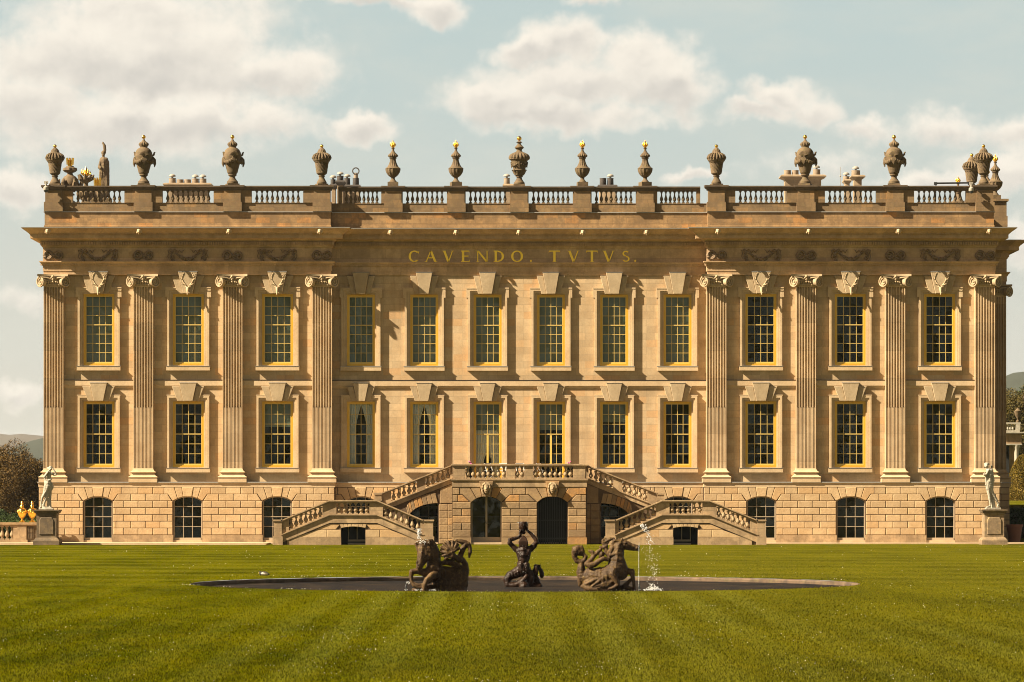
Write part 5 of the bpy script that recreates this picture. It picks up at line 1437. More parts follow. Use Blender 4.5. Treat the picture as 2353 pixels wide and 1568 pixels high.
def put_urns():
    def run(fn, name, specs):
        t = None
        for (x, y, z, lab, rz, sc_) in specs:
            if t is None: t = thing(name, lab, 'urn', (x, y, z), rz, G); fn(t); o = t
            else: o = copy_tree(t, None, (x, y, z), lab); o.rotation_euler = (0,0,rz)
            o.scale = (sc_,)*3
    ya, yc = AY+.18, AY+.68
    run(urn_a, 'spiral_urn', [(-24.28,ya,ZU,'squat spiral fluted urn with gold ball at the left end of the parapet',0,1),(-10.33,ya,ZU,'spiral fluted urn with gold ball left of the sooty chimney pots',.3,1),
        (10.31,ya,ZU,'spiral fluted urn with gold ball directly left of the pale wide chimney',.2,1),(24.28,ya,ZU,'spiral fluted urn with gold ball at the right front corner of the parapet',.1,1),
        (24.3,5.6,ZU,'spiral fluted urn half hidden behind the right corner urn',.1,1)])
    run(urn_b, 'shell_urn', [(-19.64,ya,ZU,'bulbous draped urn with gold ball just left of the chimney with five pots',R(8),1),(-15.0,ya,ZU,'bulbous draped urn with gold ball just right of the chimney with five pots',R(15),1),
        (14.95,ya,ZU,'bulbous draped urn with gold ball in front of the wide pale chimney',R(-14),1),(19.6,ya,ZU,'bulbous draped urn with gold ball second from the right corner',R(-8),1)])
    run(urn_c, 'flame_urn', [(-6.62,yc,ZU,'slim urn with gold flame right of the sooty chimney pots',0,1),(-3.32,yc,ZU,'slim urn with gold flame immediately left of the largest central urn',.2,1),
        (3.31,yc,ZU,'slim urn with gold flame immediately right of the largest central urn',.1,1),(6.6,yc,ZU,'slim urn with gold flame right of the low two pot chimney',.3,1),
        (EW-.19,EY+.5,Zf(427)+.07,'flame urn on the lower pedestal at the far right of the roofline',0,1.02),(26.45,16.2,Zf(427)-.1,'flame urn tucked behind the flame urn at the far right',.2,1),
        (25.5,22.2,Zf(427)-.1,'distant flame urn showing only its gold tip left of the right corner urns',0,1)])
    run(urn_d, 'central_urn', [(0,yc,ZU,'large gadrooned urn with the biggest gold ball at the centre of the parapet',0,1)])
put_urns()
# crowned and lotus urns on the west side of the roof
t = thing('crowned_urn', 'round urn with gold crown behind the left corner urn', 'urn', (-24.2, 6.4, ZT4), 0, G)
mb = MB(); mb.lathe(S([(44,0),(44,10),(30,20),(28,35),(50,45),(75,70),(88,110),(80,150),(55,180),(30,195),(25,215),(50,222),(70,240),(66,262),(40,270),(36,280)]), 40, mod=gad(8,.12,1.08,1.35)); mb.build('body', M['urn'], t)
mb = MB(); [mb.tube([(.3*math.cos(a),.3*math.sin(a),.2),(.47*math.cos(a),.47*math.sin(a),.35),(.56*math.cos(a),.56*math.sin(a),.6),(.50*math.cos(a),.50*math.sin(a),.78)], [.05,.12,.1,.03], 8) for a in [k*math.pi/3 for k in range(6)]]; mb.build('leaves', M['urn'], t)
def crown(t, z0, z1, r):
    mb = MB(); mb.lathe([(r*.6,z0),(r*.7,z0+.05),(r*.85,z1-.1)], 16)
    for k in range(8): a = k*math.pi/4; mb.tube([(r*.8*math.cos(a),r*.8*math.sin(a),z0+.1),(r*1.05*math.cos(a),r*1.05*math.sin(a),z1)], [.05,.03], 5)
    mb.build('gilded_crown', M['leaf'], t)
crown(t, 1.38, 1.80, .16); t.scale = (1.12,)*3
t = thing('lotus_urn', 'lotus shaped urn with gold flame between the round crowned urn and the helmeted statue', 'urn', (-24.1, 13.2, ZT4), 0, G)
mb = MB(); mb.lathe(S([(50,0),(50,20),(40,40),(60,60),(92,90),(96,120),(70,150),(40,165),(24,180),(22,215),(30,225),(60,250),(50,262),(30,270)]), 48, mod=gad(8,.2,.3,.8)); mb.build('body', M['urn'], t)
mb = MB(); [mb.tube([(.1*math.cos(a),.1*math.sin(a),1.15),(.30*math.cos(a),.30*math.sin(a),1.3),(.40*math.cos(a),.40*math.sin(a),1.5)], [.06,.1,.03], 8) for a in [k*math.pi/4 for k in range(8)]]; mb.build('petals', M['urn'], t)
flame(t, 1.35, .55, .24, t); t.scale = (1.12,)*3
t = thing('small_crowned_urn', 'low urn with gold crown at the foot of the helmeted statue', 'urn', (-24.2, 20.0, ZT4), 0, G)
mb = MB(); mb.lathe(S([(40,0),(40,60),(30,80),(60,110),(90,150),(95,190),(80,220),(50,250),(40,260)]), 40, mod=gad(10,.16,.6,1.2)); mb.build('body', M['urn'], t); crown(t, 1.3, 1.85, .17); t.scale = (1.12,)*3

# golden urns on the garden balustrade
def gurn(t):
    mb = MB(); mb.lathe(S([(80,0),(80,15),(60,25),(28,50),(26,70),(60,95),(100,140),(118,190),(110,235),(80,265),(40,280),(34,300),(52,310),(40,330),(24,350),(38,365),(30,385),(8,410)], 372), 40, mod=gad(10,.08,.28,.68)); mb.build('body', M['leaf'], t)
    mb = MB()
    for k in range(14): a = k*.45; mb.ball((.30*math.cos(a),.30*math.sin(a),.56-.06*math.sin(k*1.3)), .045, 6)
    mb.build('raised_ornament', M['leaf'], t)
G2 = 'gilded urns on the garden balustrade'
t = thing('gilded_urn', 'gilded urn standing further from the pedestal on the left garden balustrade', 'urn', (AX(50.7,-1), -1, AZ(1200.6,-1)), 0, G2); gurn(t); t.scale = (.76,.76,1)
copy_tree(t, None, (AX(74,-1), -1, AZ(1200.6,-1)), 'gilded urn standing next to the left statue pedestal')
# garden balustrade on the left
t = thing('garden_balustrade', 'low weathered stone balustrade running out of frame left of the statue pedestal', 'balustrade', (AX(30,-1), -1, 0))
x_ = lambda p: AX(p,-1)-AX(30,-1); z_ = lambda y: AZ(y,-1)
mb = MB(); mb.box(x_(-60), x_(87), -.18, .18, z_(1206), z_(1200.6)); mb.box(x_(-60), x_(86), -.14, .14, z_(1209), z_(1206)-.003); mb.build('coping', M['rustdk'], t)
mb = MB(); mb.box(x_(-60), x_(64), -.16, .16, .05, z_(1240.5)); mb.box(x_(31), x_(63), -.11, .11, z_(1240.5), z_(1209)); mb.box(x_(40), x_(61), -.13, .13, z_(1240.5)+.001, z_(1209)-.001); mb.build('pier', M['stair'], t)
mb = MB(); mb.box(x_(64), x_(88), -.05, .14, .05, z_(1209)); [mb.box(x_(66+i*3.2), x_(67.6+i*3.2), -.09, -.05, z_(1238), z_(1226)) for i in range(4)]; [mb.box(x_(66+i*3.2), x_(67.6+i*3.2), -.09, -.05, z_(1224), z_(1212)) for i in range(4)]; mb.build('carved_panel', M['ped'], t)
H_ = z_(1209)-z_(1240.5); src = None
for k in range(9):
    if src is None: src = baluster_mesh(H_, .12, M['balus']); o = src; o.parent = t
    else: o = src.copy(); C.objects.link(o)
    o.location = (x_(28-11.5*k), 0, z_(1240.5))
# ------------------------------------------------------------------ statues
def conv(cx, cy, k, ox, oy):
    return lambda pts: [((p[0]-ox)/k, p[2] if len(p) > 3 else 0.0, (oy-p[1])/k, p[-1]/k) for p in pts]
def pedestal(name, label, x, y, mat, hollow):
    t = thing(name, label, 'pedestal', (x, y, 0), 0, 'statue pedestals')
    w = .50; mb = MB()
    mb.sweep([(-w,w),(-w,-w),(w,-w),(w,w)], [(-.1,-.05),(.16,-.05),(.16,.22),(.12,.28),(.05,.36),(.0,.38)], closed=True)
    mb.sweep([(-w,w),(-w,-w),(w,-w),(w,w)], [(.0,.38),(.0,1.52),(.03,1.55),(.03,1.60)], closed=True); b = mb.build('die', mat, t)
    mb = MB(); mb.sweep([(-w,w),(-w,-w),(w,-w),(w,w)], [(-.1,1.60),(.04,1.60),(.10,1.64),(.13,1.72),(.16,1.74),(.16,1.79),(-.5,1.80)], closed=True); mb.build('cap', M['ped'], t)
    mb = MB(); a = w-.13; q = [(-a,.52),(a,.52),(a,1.25),(a-.07,1.38),(a-.1,1.42),(-a+.1,1.42),(-a+.07,1.38),(-a,1.25)]
    mb.block(q, -w-.035, -w+.02, .03, 0); mb.build('front_panel', mat, t)
    return t
PLx, PLy = AX(109.5,-5.4), -5.4
pedestal('statue_pedestal', 'dark stone pedestal carrying the statue at the left corner of the lawn', PLx, PLy, M['ped'], True)
PRx, PRy = AX(2282,-3.6), -3.6
pedestal('statue_pedestal', 'paler stained pedestal carrying the statue at the right corner of the house', PRx, PRy, M['pedlt'], True)

# left: huntress shading her eyes
K = 343.0; c = conv(0, 0, K, 250, 878); y = .0
ch = [
 c([(292,185,0,22),(296,165,0,38),(300,150,0,34)]), c([(318,168,-.03,12),(322,178,-.03,9)]), c([(285,165,.05,34),(250,155,.09,14),(240,150,.09,10)]),
 c([(285,215,0,20),(292,190,0,20)]),
 c([(280,240,0,40),(272,290,0,46),(272,350,0,42),(268,400,0,52),(262,450,0,56),(250,500,0,56)]),
 c([(250,235,0,26),(318,245,0,26)]),
 c([(320,245,0,24),(365,275,-.05,19),(403,268,-.1,17)]), c([(403,268,-.1,17),(380,215,-.12,14),(350,170,-.12,12)]), c([(350,172,-.12,14),(332,155,-.12,9)]), c([(350,168,-.12,7),(325,160,-.10,5)]),
 c([(248,235,-.05,24),(222,270,-.1,20),(200,310,-.12,18)]), c([(200,312,-.12,18),(245,250,-.16,16),(285,195,-.16,13),(315,165,-.14,11)]),
 c([(205,310,.02,22),(200,360,.02,16),(205,410,.02,9)]),
 c([(225,370,-.1,16),(275,372,-.12,17),(318,350,-.08,14)]),
 c([(255,420,0,66),(255,470,0,70),(250,500,0,66)]), c([(230,450,-.06,40),(205,540,-.05,32),(190,585,-.04,20)]), c([(300,440,0,44),(320,490,.02,38),(318,530,.02,18)]),
 c([(255,480,-.06,44),(225,560,-.05,36),(215,580,-.05,24)]), c([(290,480,0,46),(285,560,.02,38),(285,595,.02,26)]),
 c([(220,560,-.05,34),(185,625,-.06,30),(160,670,-.06,24)]), c([(160,670,-.06,24),(145,740,-.02,19),(130,820,.02,13)]), c([(128,835,.0,15),(108,855,-.05,12)]),
 c([(262,560,0,36),(240,640,0,30),(210,710,-.03,26)]), c([(210,710,-.03,26),(185,780,-.02,20),(175,840,0,15)]), c([(175,850,0,14),(200,860,-.06,12)]),
 c([(290,580,.08,30),(285,700,.08,26),(285,800,.08,28),(290,860,.08,34)]), c([(262,700,.06,24),(260,820,.06,26)]),
 c([(165,800,.02,26),(190,850,.02,34),(240,860,.02,30),(300,860,.04,30)])]
mb = MB(); mb.box(-.42,.30,-.24,.24,.0,.06)
t = thing('huntress_statue', 'pale statue of a draped woman lifting a hand to her brow, left pedestal', 'statue', (PLx, PLy, 1.80), 0, 'garden statues')
blob('figure', ch, M['marble'], t, .014, 2, .006, 9, extra=mb)
# right: robed youth with quiver, stepping
K = 308.0; c = conv(0, 0, K, 340, 926)
ch = [
 c([(236,258,0,26),(235,240,-.02,36),(238,222,0,36)]), c([(222,250,-.1,8),(214,258,-.1,6)]), c([(245,290,0,20),(240,262,0,22)]),
 c([(262,300,0,34),(310,310,0,30)]), c([(280,320,0,46),(285,380,0,52),(288,450,0,50),(285,520,0,52),(285,580,0,50)]),
 c([(262,310,-.1,26),(240,350,-.15,20),(225,375,-.18,18)]), c([(225,375,-.18,18),(198,372,-.18,15)]), c([(195,360,-.18,14),(190,385,-.18,12),(198,395,-.18,9)]), c([(192,352,-.18,6),(202,346,-.18,5)]),
 c([(320,310,.05,28),(325,400,.05,30),(322,500,.05,34),(318,600,.05,32),(305,650,.05,18)]),
 c([(222,390,-.12,14),(224,460,-.1,15),(226,530,-.1,12),(216,545,-.1,10)]), c([(245,400,-.08,20),(240,480,-.06,24),(232,560,-.05,20)]),
 c([(262,500,-.05,42),(255,600,-.05,34),(265,640,-.05,24)]), c([(318,240,.1,14),(330,340,.12,18),(345,420,.12,18),(355,475,.12,16)]),
 c([(268,580,-.03,42),(268,650,-.04,32),(278,700,-.05,26)]), c([(278,700,-.05,27),(290,770,-.03,25),(298,850,-.02,15)]), c([(298,870,-.02,15),(262,882,-.05,13),(236,888,-.08,9)]),
 c([(298,590,.02,42),(325,670,.02,34),(358,720,.02,27)]), c([(358,720,.02,27),(395,780,.04,23),(425,835,.06,14)]), c([(430,838,.06,14),(418,868,.02,15),(405,888,-.02,11)]), c([(440,850,.06,10),(440,885,.05,9)]),
 c([(318,640,.12,30),(335,760,.12,30),(350,880,.12,36)])]
mb = MB(); mb.box(-.40,.38,-.28,.28,0,.085)
for i in range(16):
    a = i/16*6.28; ch.append(c([(238+34*math.cos(a),222-20*abs(math.sin(a))-8,.03*math.sin(a),11)]))
t = thing('youth_statue', 'pale statue of a robed curly haired youth with a quiver striding on the right pedestal', 'statue', (PRx, PRy, 1.80), 0, 'garden statues')
blob('figure', ch, M['marble'], t, .014, 2, .006, 9, extra=mb)
# roof statue with plumed helmet
t = thing('helmeted_statue', 'dark robed statue wearing a plumed helmet on the roof at the left', 'statue', (-24.2, 23.4, ZT4), 0)
z0 = 1.75
ch = [[(0,0,z0+2.05,.16),(-.03,0,z0+1.92,.13)],[(-.12,-.02,z0+2.06,.09),(.1,0,z0+2.08,.1)],[(.05,0,z0+2.25,.09),(.04,0,z0+2.5,.10),(-.05,0,z0+2.62,.08)],[(.1,0,z0+2.45,.1),(.14,0,z0+2.2,.08)],[(0,0,z0+1.75,.1),(0,0,z0+1.9,.1)],
      [(-.15,0,z0+1.6,.2),(.2,0,z0+1.6,.2)],[(.03,0,z0+1.5,.32),(.05,0,z0+1.0,.34),(.1,0,z0+.3,.30),(.15,0,z0-.2,.28)],[(-.22,-.1,z0+1.5,.14),(-.34,-.2,z0+1.2,.12),(-.2,-.35,z0+1.15,.1)],[(-.1,-.1,z0+1.0,.26),(-.15,-.1,z0+.5,.26),(-.02,0,z0,.26),(0,0,z0-.5,.3)],[(.3,.05,z0+1.5,.16),(.34,.05,z0+.6,.14),(.34,.05,z0-.4,.14)]]
for i in range(7): ch.append([(-.25+.08*i,-.3+.02*i,z0+.9,.05),(-.3+.1*i,-.32,z0+.2,.06),(-.28+.1*i,-.3,z0-.4,.05)])
f = blob('figure', ch, M['urn'], t, .03, 1, .012, 4); f.scale = (.72,.8,1)
mb = MB(); mb.box(-.45,.45,-.45,.45,0,z0-.6); mb.build('pedestal', M['urn'], t)

# ------------------------------------------------------------------ fountain group
WZ = -.13
# triton seen from behind, holding a vase over his head
K = 611.0; c = conv(0, 0, K, 650, 1352); TX, TY = AX(1203.5,-87.7)+0, -87.7
ch = [
 c([(640,620,0,52),(638,560,.0,72),(640,520,0,72),(640,490,0,60)]), c([(645,650,0,45),(642,600,0,50)]),
 c([(560,690,0,62),(640,690,.02,75),(745,680,0,66)]), c([(640,700,0,110),(645,780,-.02,118),(645,860,-.02,108),(640,930,0,98),(645,1000,-.02,110),(650,1060,-.02,118)]),
 c([(560,720,-.05,60),(580,820,-.06,52)]), c([(730,720,-.05,62),(715,820,-.06,54)]),
 c([(525,690,0,56),(450,620,0,47),(395,560,-.04,42)]), c([(395,560,-.04,42),(400,510,-.04,40),(470,490,-.03,36),(545,465,-.02,28),(590,420,-.02,24)]), 
 c([(780,670,0,60),(840,610,0,50),(882,545,-.04,42)]), c([(882,545,-.04,42),(850,480,-.03,38),(780,400,-.02,31),(715,345,-.02,24)]),
 c([(590,420,-.02,24),(600,385,-.04,24)]), c([(712,345,-.02,24),(700,310,-.04,24)]),
 c([(560,930,-.04,40),(600,960,-.12,62),(590,1040,-.12,66)]), c([(700,960,-.1,62),(690,1050,-.1,60)]),
 c([(600,1050,-.05,110),(500,1110,-.05,95),(400,1150,-.06,82),(350,1230,-.08,70),(370,1310,-.12,60),(460,1330,-.16,56),(560,1300,-.18,50),(640,1230,-.18,44),(700,1160,-.14,38)]),
 c([(690,1060,0,100),(760,1130,0,80),(760,1230,-.05,75),(740,1330,-.05,70)]), c([(760,1140,.05,80),(840,1180,.08,75),(880,1260,.08,70),(920,1340,.06,50)]),
 c([(830,1120,.05,40),(850,1050,.02,42),(870,985,0,42),(905,985,.02,38),(945,1040,.04,34),(975,1110,.04,44),(970,1160,.04,38)]), c([(925,1010,.02,20),(945,955,.0,8)]),
 c([(880,990,-.05,30),(885,1070,-.05,34),(880,1130,-.02,26)]), c([(450,1340,0,80),(650,1350,0,110),(850,1350,0,80),(930,1345,0,60)]), c([(650,1350,.25,110),(650,1350,-.2,100)])]
# fingers and thumb round the vase
for i in range(4):
    ch.append(c([(600+3*i,392-16*i,-.05,9),(575+4*i,378-17*i,-.09,7),(592+4*i,366-17*i,-.13,6)])); ch.append(c([(700-3*i,318-15*i,-.05,9),(718-3*i,300-15*i,-.09,7),(700-3*i,290-15*i,-.13,6)]))
ch.append(c([(605,395,0,9),(625,360,-.06,7)])); ch.append(c([(695,320,0,9),(672,290,-.06,7)]))
t = thing('triton_statue', 'wet dark fish tailed man raising a vase overhead in the middle of the pond', 'statue', (TX, TY, WZ), 0, 'fountain sculptures')
blob('body', ch, M['wet'], t, .013, 2, .010, 9)
ch = [c([(608+r_*55,470+q*30,.03,18),(575+r_*110,540+q*14,.085,22),(578+r_*108,600,.08,22),(588+r_*92,668+q*14,.06,14)]) for r_ in (0,.2,.4,.6,.8,1,1.2) for q in (0,1)]
ch = [[(p[0], -abs(p[1])-.03, p[2], p[3]) for p in q] for q in ch]
blob('hair', ch, M['wet'], t, .012, 1)
v = conv(0,0,K,650,1352); mb = MB(); mb.lathe([(.05,(1352-410)/K),(.08,(1352-380)/K),(.07,(1352-350)/K),(.115,(1352-310)/K),(.135,(1352-250)/K),(.13,(1352-200)/K),(.11,(1352-182)/K),(.03,(1352-195)/K)], 28, (-.02,-.02,0), mod=gad(9,.12,1.75,1.9))
vt = tag(mb.build('vase', M['wet']), 'dark ribbed vase held overhead by the fish tailed man', 'vase'); vt.location = (TX, TY, WZ)

# right sea horse, in profile facing right
K = 636.0; c = conv(0, 0, K, 1100, 1405); HX, HY = AX(1263.4+ (1100/7.8),-92)*1.0, -92.0
HX = AX(1263.7+1100/7.8, -92)
ch = [
 c([(1290,545,0,70),(1340,570,0,78),(1400,590,0,68),(1460,605,0,52),(1530,615,0,42),(1575,630,0,38)]), c([(1340,610,0,62),(1420,640,0,45),(1500,660,0,34),(1570,665,0,32),(1595,690,0,18)]),
 c([(1560,640,-.05,26),(1600,620,-.03,16)]), c([(1330,545,-.09,22),(1350,540,-.11,14)]), c([(1290,500,-.06,22),(1300,460,-.07,9)]), c([(1230,520,-.08,28),(1170,505,-.09,22),(1150,510,-.1,10)]),
 c([(1260,560,0,90),(1220,640,0,112),(1205,740,0,128),(1200,850,0,142),(1190,960,0,160),(1190,1060,0,170)]),
 c([(1260,900,0,100),(1290,1000,0,110),(1280,1100,0,120)]),
 c([(1180,1000,-.08,130),(1080,1100,-.05,170),(950,1190,0,190),(820,1210,.05,180),(700,1170,.1,150)]), c([(900,1150,0,170),(780,1130,0,130),(700,1080,.05,90)]),
 c([(1100,1250,0,160),(950,1300,0,160),(800,1300,0,140),(700,1290,0,120)]),
 c([(700,1200,.08,120),(600,1180,.1,110),(560,1080,.1,92),(560,990,.1,72),(560,930,.1,60)]), c([(560,1230,.1,70),(540,1300,.1,40)]),
 # looped tail
 c([(560,930,.1,60),(560,900,.1,52),(620,860,.1,48),(640,800,.1,42),(600,750,.1,36),(560,740,.1,40)]), c([(560,900,.1,50),(480,870,.1,48),(440,800,.1,50),(440,720,.1,60)]), c([(560,745,.1,44),(520,720,.1,66),(470,690,.1,78)]), c([(430,650,.1,40),(500,630,.1,44),(570,650,.1,40),(585,700,.1,42)]), c([(570,640,.1,26),(575,595,.1,12)]),
 # fin across the back
 c([(1040,850,-.1,36),(960,830,-.12,46),(880,870,-.12,50),(800,930,-.12,54),(720,960,-.12,56),(660,930,-.1,50)]), c([(680,900,-.08,44),(740,850,-.05,46),(790,780,-.03,42),(760,720,-.02,40),(700,690,-.02,24)]), c([(790,780,-.03,42),(850,720,0,40),(900,680,0,34)]),
 c([(1040,770,0,40),(1010,680,.02,48),(980,590,.04,46),(960,510,.04,40),(1000,485,.04,22)]), c([(1010,600,0,34),(960,640,0,30),(900,620,0,22)]), c([(930,750,0,52),(900,800,0,30)]), c([(1010,520,0,30),(1080,480,0,32),(1140,475,0,26)]), c([(1060,480,0,20),(1040,540,0,24)]),
 c([(1120,640,-.06,60),(1090,720,-.06,55),(1080,790,-.06,48),(1060,850,-.06,38)]), c([(1080,770,-.12,34),(1140,760,-.14,24)]),
 # fore legs
 c([(1140,1040,-.2,80),(1120,1100,-.24,72),(1170,1200,-.27,56),(1215,1290,-.28,42)]), c([(1215,1290,-.28,40),(1150,1340,-.28,32),(1060,1370,-.26,26)]),
 c([(1300,1060,.05,90),(1400,1060,.05,62),(1470,1070,.02,54)]), c([(1470,1065,.02,54),(1490,1160,.02,36),(1500,1240,.02,30),(1510,1330,.02,32),(1515,1390,.02,34)]), c([(1330,1330,-.05,50),(1400,1260,-.04,34),(1450,1210,-.02,28)]), c([(1330,1330,-.05,46),(1440,1370,-.04,40)]),
 c([(1450,1100,-.03,26),(1470,1200,-.04,20)]),
 # rocks and fringe at the water
 c([(580,1330,-.1,40),(700,1370,-.15,45),(850,1385,-.18,45),(1000,1390,-.18,45),(1150,1385,-.18,40)]), c([(700,1390,.1,90),(900,1400,.1,110),(1100,1400,.1,110),(1300,1400,.05,90),(1450,1400,.02,60)]), c([(620,1300,-.12,30),(760,1230,-.2,26),(860,1180,-.2,20)]), c([(760,1320,-.2,22),(880,1230,-.24,22)]), c([(900,1330,-.2,22),(960,1260,-.24,22)])]
for i in range(7): ch.append(c([(1330+14*i,545+5*i,.0,20),(1350+16*i,500+16*i,.0,8)]))
for i in range(9): ch.append(c([(1160-8*i,520+36*i,-.04,36),(1110-6*i,560+34*i,-.06,22)]))
for i in range(5): ch.append(c([(1240-30*i,1080+8*i,-.2,20),(1130-40*i,1230+10*i,-.26,15),(1000-50*i,1330,-.27,12)]))
t = thing('sea_horse_statue', 'mossy stone sea horse in profile facing right, beside the tall water jet', 'statue', (HX, HY, WZ), 0, 'fountain sculptures')
blob('body', ch, M['lead_horse'], t, .014, 1, .007, 7); HT = t; HC = c
# left sea horse, head bowed to the left
c = conv(0, 0, K, 950, 1410); GX, GY = AX(890.3+950/7.8, -92), -92.0
ch = [
 # head: crown, long face, cheek, muzzle, jaw
 c([(670,625,-.06,112),(690,700,-.08,128),(695,770,-.10,122)]), c([(625,650,-.15,96),(622,740,-.18,92),(606,830,-.22,78),(588,910,-.26,66),(572,970,-.29,60)]),
 c([(690,810,-.16,76),(650,880,-.2,58),(615,950,-.25,44),(590,1005,-.29,38),(580,1040,-.30,28)]), c([(545,930,-.33,20),(530,905,-.34,13),(535,880,-.33,10)]), c([(545,985,-.33,22),(560,1030,-.33,16)]),
 c([(570,690,-.24,18),(605,668,-.25,20),(645,672,-.23,18)]), c([(612,715,-.245,19)]), c([(640,760,-.22,20),(600,850,-.26,16),(570,910,-.29,12)]), c([(690,850,-.22,40),(740,800,-.2,46)]),
 # neck arches back over the chest
 c([(720,610,.0,118),(790,690,.04,130),(825,800,.06,128),(835,910,.04,135),(830,1030,.0,150),(815,1120,0,150)]), c([(790,1000,-.12,85),(740,1080,-.12,92),(735,1180,-.10,110)]),
 # chest, barrel and flank behind
 c([(860,1110,.25,165),(980,1180,.42,180),(1150,1210,.50,185),(1280,1190,.50,170),(1350,1080,.45,110)]), c([(950,1300,.25,160),(1150,1300,.45,170),(1320,1300,.5,130)]), c([(1350,1220,.45,95),(1392,1060,.42,70),(1392,950,.36,60),(1350,880,.3,58),(1300,830,.26,56)]), c([(1000,1030,.36,60),(1150,1040,.40,60),(1290,1010,.40,66)]),
 c([(930,930,.10,38),(1060,915,.10,44),(1190,935,.10,50),(1280,965,.12,46)]), c([(960,930,.2,44),(1080,880,.2,36),(1190,860,.2,34)]),
 # legs
 c([(740,1100,-.1,95),(640,1075,-.17,70),(520,1055,-.22,56),(445,1070,-.25,50)]), c([(440,1070,-.25,50),(425,1160,-.25,36),(432,1240,-.27,33)]), c([(432,1240,-.27,33),(480,1310,-.29,38),(560,1350,-.29,36),(660,1330,-.29,32)]),
 c([(860,1120,-.15,72),(790,1140,-.28,62),(710,1220,-.36,54),(672,1290,-.37,46)]), c([(668,1290,-.37,46),(668,1400,-.34,44)]), c([(480,1275,-.28,24),(550,1305,-.30,24),(650,1290,-.30,22)]),
 c([(720,1400,0,90),(900,1410,.2,120),(1100,1410,.3,130),(1300,1410,.4,110),(1380,1400,.45,50)]), c([(470,1395,-.2,34),(600,1400,-.2,45)]),
 # tail
 c([(1290,860,.14,60),(1230,820,.08,52),(1180,770,0,44),(1160,720,-.05,34)]), c([(1290,820,.15,55),(1330,720,.18,50),(1360,640,.2,54),(1400,575,.2,54),(1450,575,.2,44),(1475,640,.2,40),(1482,720,.2,34),(1464,815,.2,18)]), c([(1400,560,.2,50),(1310,528,.18,42),(1235,508,.15,26)]), c([(1050,830,0,44),(1090,790,-.02,40),(1160,800,-.02,40)])]
for i in range(8):        # ribbed fan of the tail
    a = R(198-22*i); L = (195,215,225,225,215,205,185,145)[i]; cx, cy = 1165, 730
    ch.append(c([(cx,cy,-.05,16),(cx+.5*L*math.cos(a),cy-.5*L*math.sin(a),-.07,22),(cx+L*math.cos(a),cy-L*math.sin(a),-.03,24)]))
    ch.append(c([(cx,cy,-.02,14),(cx+.5*L*math.cos(a-.19),cy-.5*L*math.sin(a-.19),-.02,22),(cx+.95*L*math.cos(a-.19),cy-.95*L*math.sin(a-.19),.02,26)]))
for i in range(9):        # forelock
    ch.append(c([(570+24*i,585-12*math.sin(i),-.14,24),(535+27*i,525+14*math.cos(i*2),-.14,20),(510+27*i,500+16*math.sin(i*3),-.1,11)]))
for i in range(7): ch.append(c([(575+8*i,600+6*i,-.18,24),(510+10*i,560+26*i,-.22,17),(486+10*i,575+26*i,-.2,9)]))
for i in range(9):        # mane falling behind the neck
    t_ = i/8; ch.append(c([(760+120*t_,520+250*t_,.04,34),(800+130*t_,520+270*t_,.06,26),(835+110*t_,560+290*t_,.08,14)]))
ch += [c([(790,520,.02,40),(845,600,.05,42),(895,690,.06,36),(925,770,.06,32),(930,850,.06,24)])]
t = thing('sea_horse_statue', 'mossy stone sea horse with bowed head and fan tail at the left of the pond', 'statue', (GX, GY, WZ), 0, 'fountain sculptures')
blob('body', ch, M['lead_horse'], t, .013, 1, .007, 7)

def shade_marks(t, cv, lst):
    for nm, pts in lst:
        mb = MB()
        for q in cv(pts): mb.ball((q[0], q[1], q[2]), q[3], 8, 1.25, .5, .8)
        mb.build(nm, M['wet'], t)  # dark balls paint the shade of carved hollows in the head
shade_marks(HT, HC, [('eye', [(1368,548,-.135,17)]), ('nostril', [(1592,612,-.068,12)]), ('mouth', [(1570,662,-.052,9),(1545,660,-.055,9),(1520,656,-.058,9),(1495,650,-.06,8)])])
shade_marks(t, c, [('eye', [(628,722,-.335,20)]), ('nostril', [(556,948,-.372,15)])])
# jets of water
def drops(name, label, pts, extra=None):
    mb = extra or MB()
    for (x, y, z, r) in pts:
        mb.add([(x-r,y,z),(x,y-r,z),(x+r,y,z),(x,y+r,z),(x,y,z+r*1.5),(x,y,z-r*1.3)], [(0,1,4),(1,2,4),(2,3,4),(3,0,4),(1,0,5),(2,1,5),(3,2,5),(0,3,5)], True)
    o = mb.build(name, M['spray'], recalc=False, sharp=180); return tag(o, label, 'water jet', kind='stuff')
r_ = random.Random(9); JY = -92.3; jx = AX(1263.7+1600/7.8, JY); sc1 = 1/636.0
J = lambda cx, cy: (AX(1263.7+cx/7.8, JY), JY, AZ(1177.5+cy/7.8, JY))
pts = []
for i in range(300):       # rising column
    t = i/419; x, y, z = J(1592+50*t**6+28*max(0,t-.85), 1300-1060*t); pts.append((x+r_.gauss(0,.004), y+r_.gauss(0,.006), z+r_.gauss(0,.008), r_.uniform(.003,.006)))
for i in range(170):       # crown and falling head
    t = r_.random()**1.3; x, y, z = J(1640+170*t+r_.gauss(0,12+22*t), 240+300*t**1.8+r_.gauss(0,16+20*t)); pts.append((x, y+r_.gauss(0,.05), z, r_.uniform(.006,.014)))
for i in range(140):
    t = r_.random(); x, y, z = J(1800+60*t+r_.gauss(0,70-20*t), 520+840*t); pts.append((x, y+r_.gauss(0,.12), z, r_.uniform(.005,.012)))
for i in range(200):       # splash on the water
    a = r_.gauss(0,1); x, y, z = J(1850+a*85, 1400-abs(r_.gauss(0,1))*50*math.exp(-a*a*.4)); pts.append((x, y+r_.gauss(0,.2), max(z, WZ+.005), r_.uniform(.006,.014)))
drops('water_jet', 'tall thin water jet rising and breaking into drops beside the right sea horse', pts)
pts = []; JL = lambda cx, cy: (AX(890.3+cx/7.8, -92), -92.1, AZ(1177.5+cy/7.8, -92))
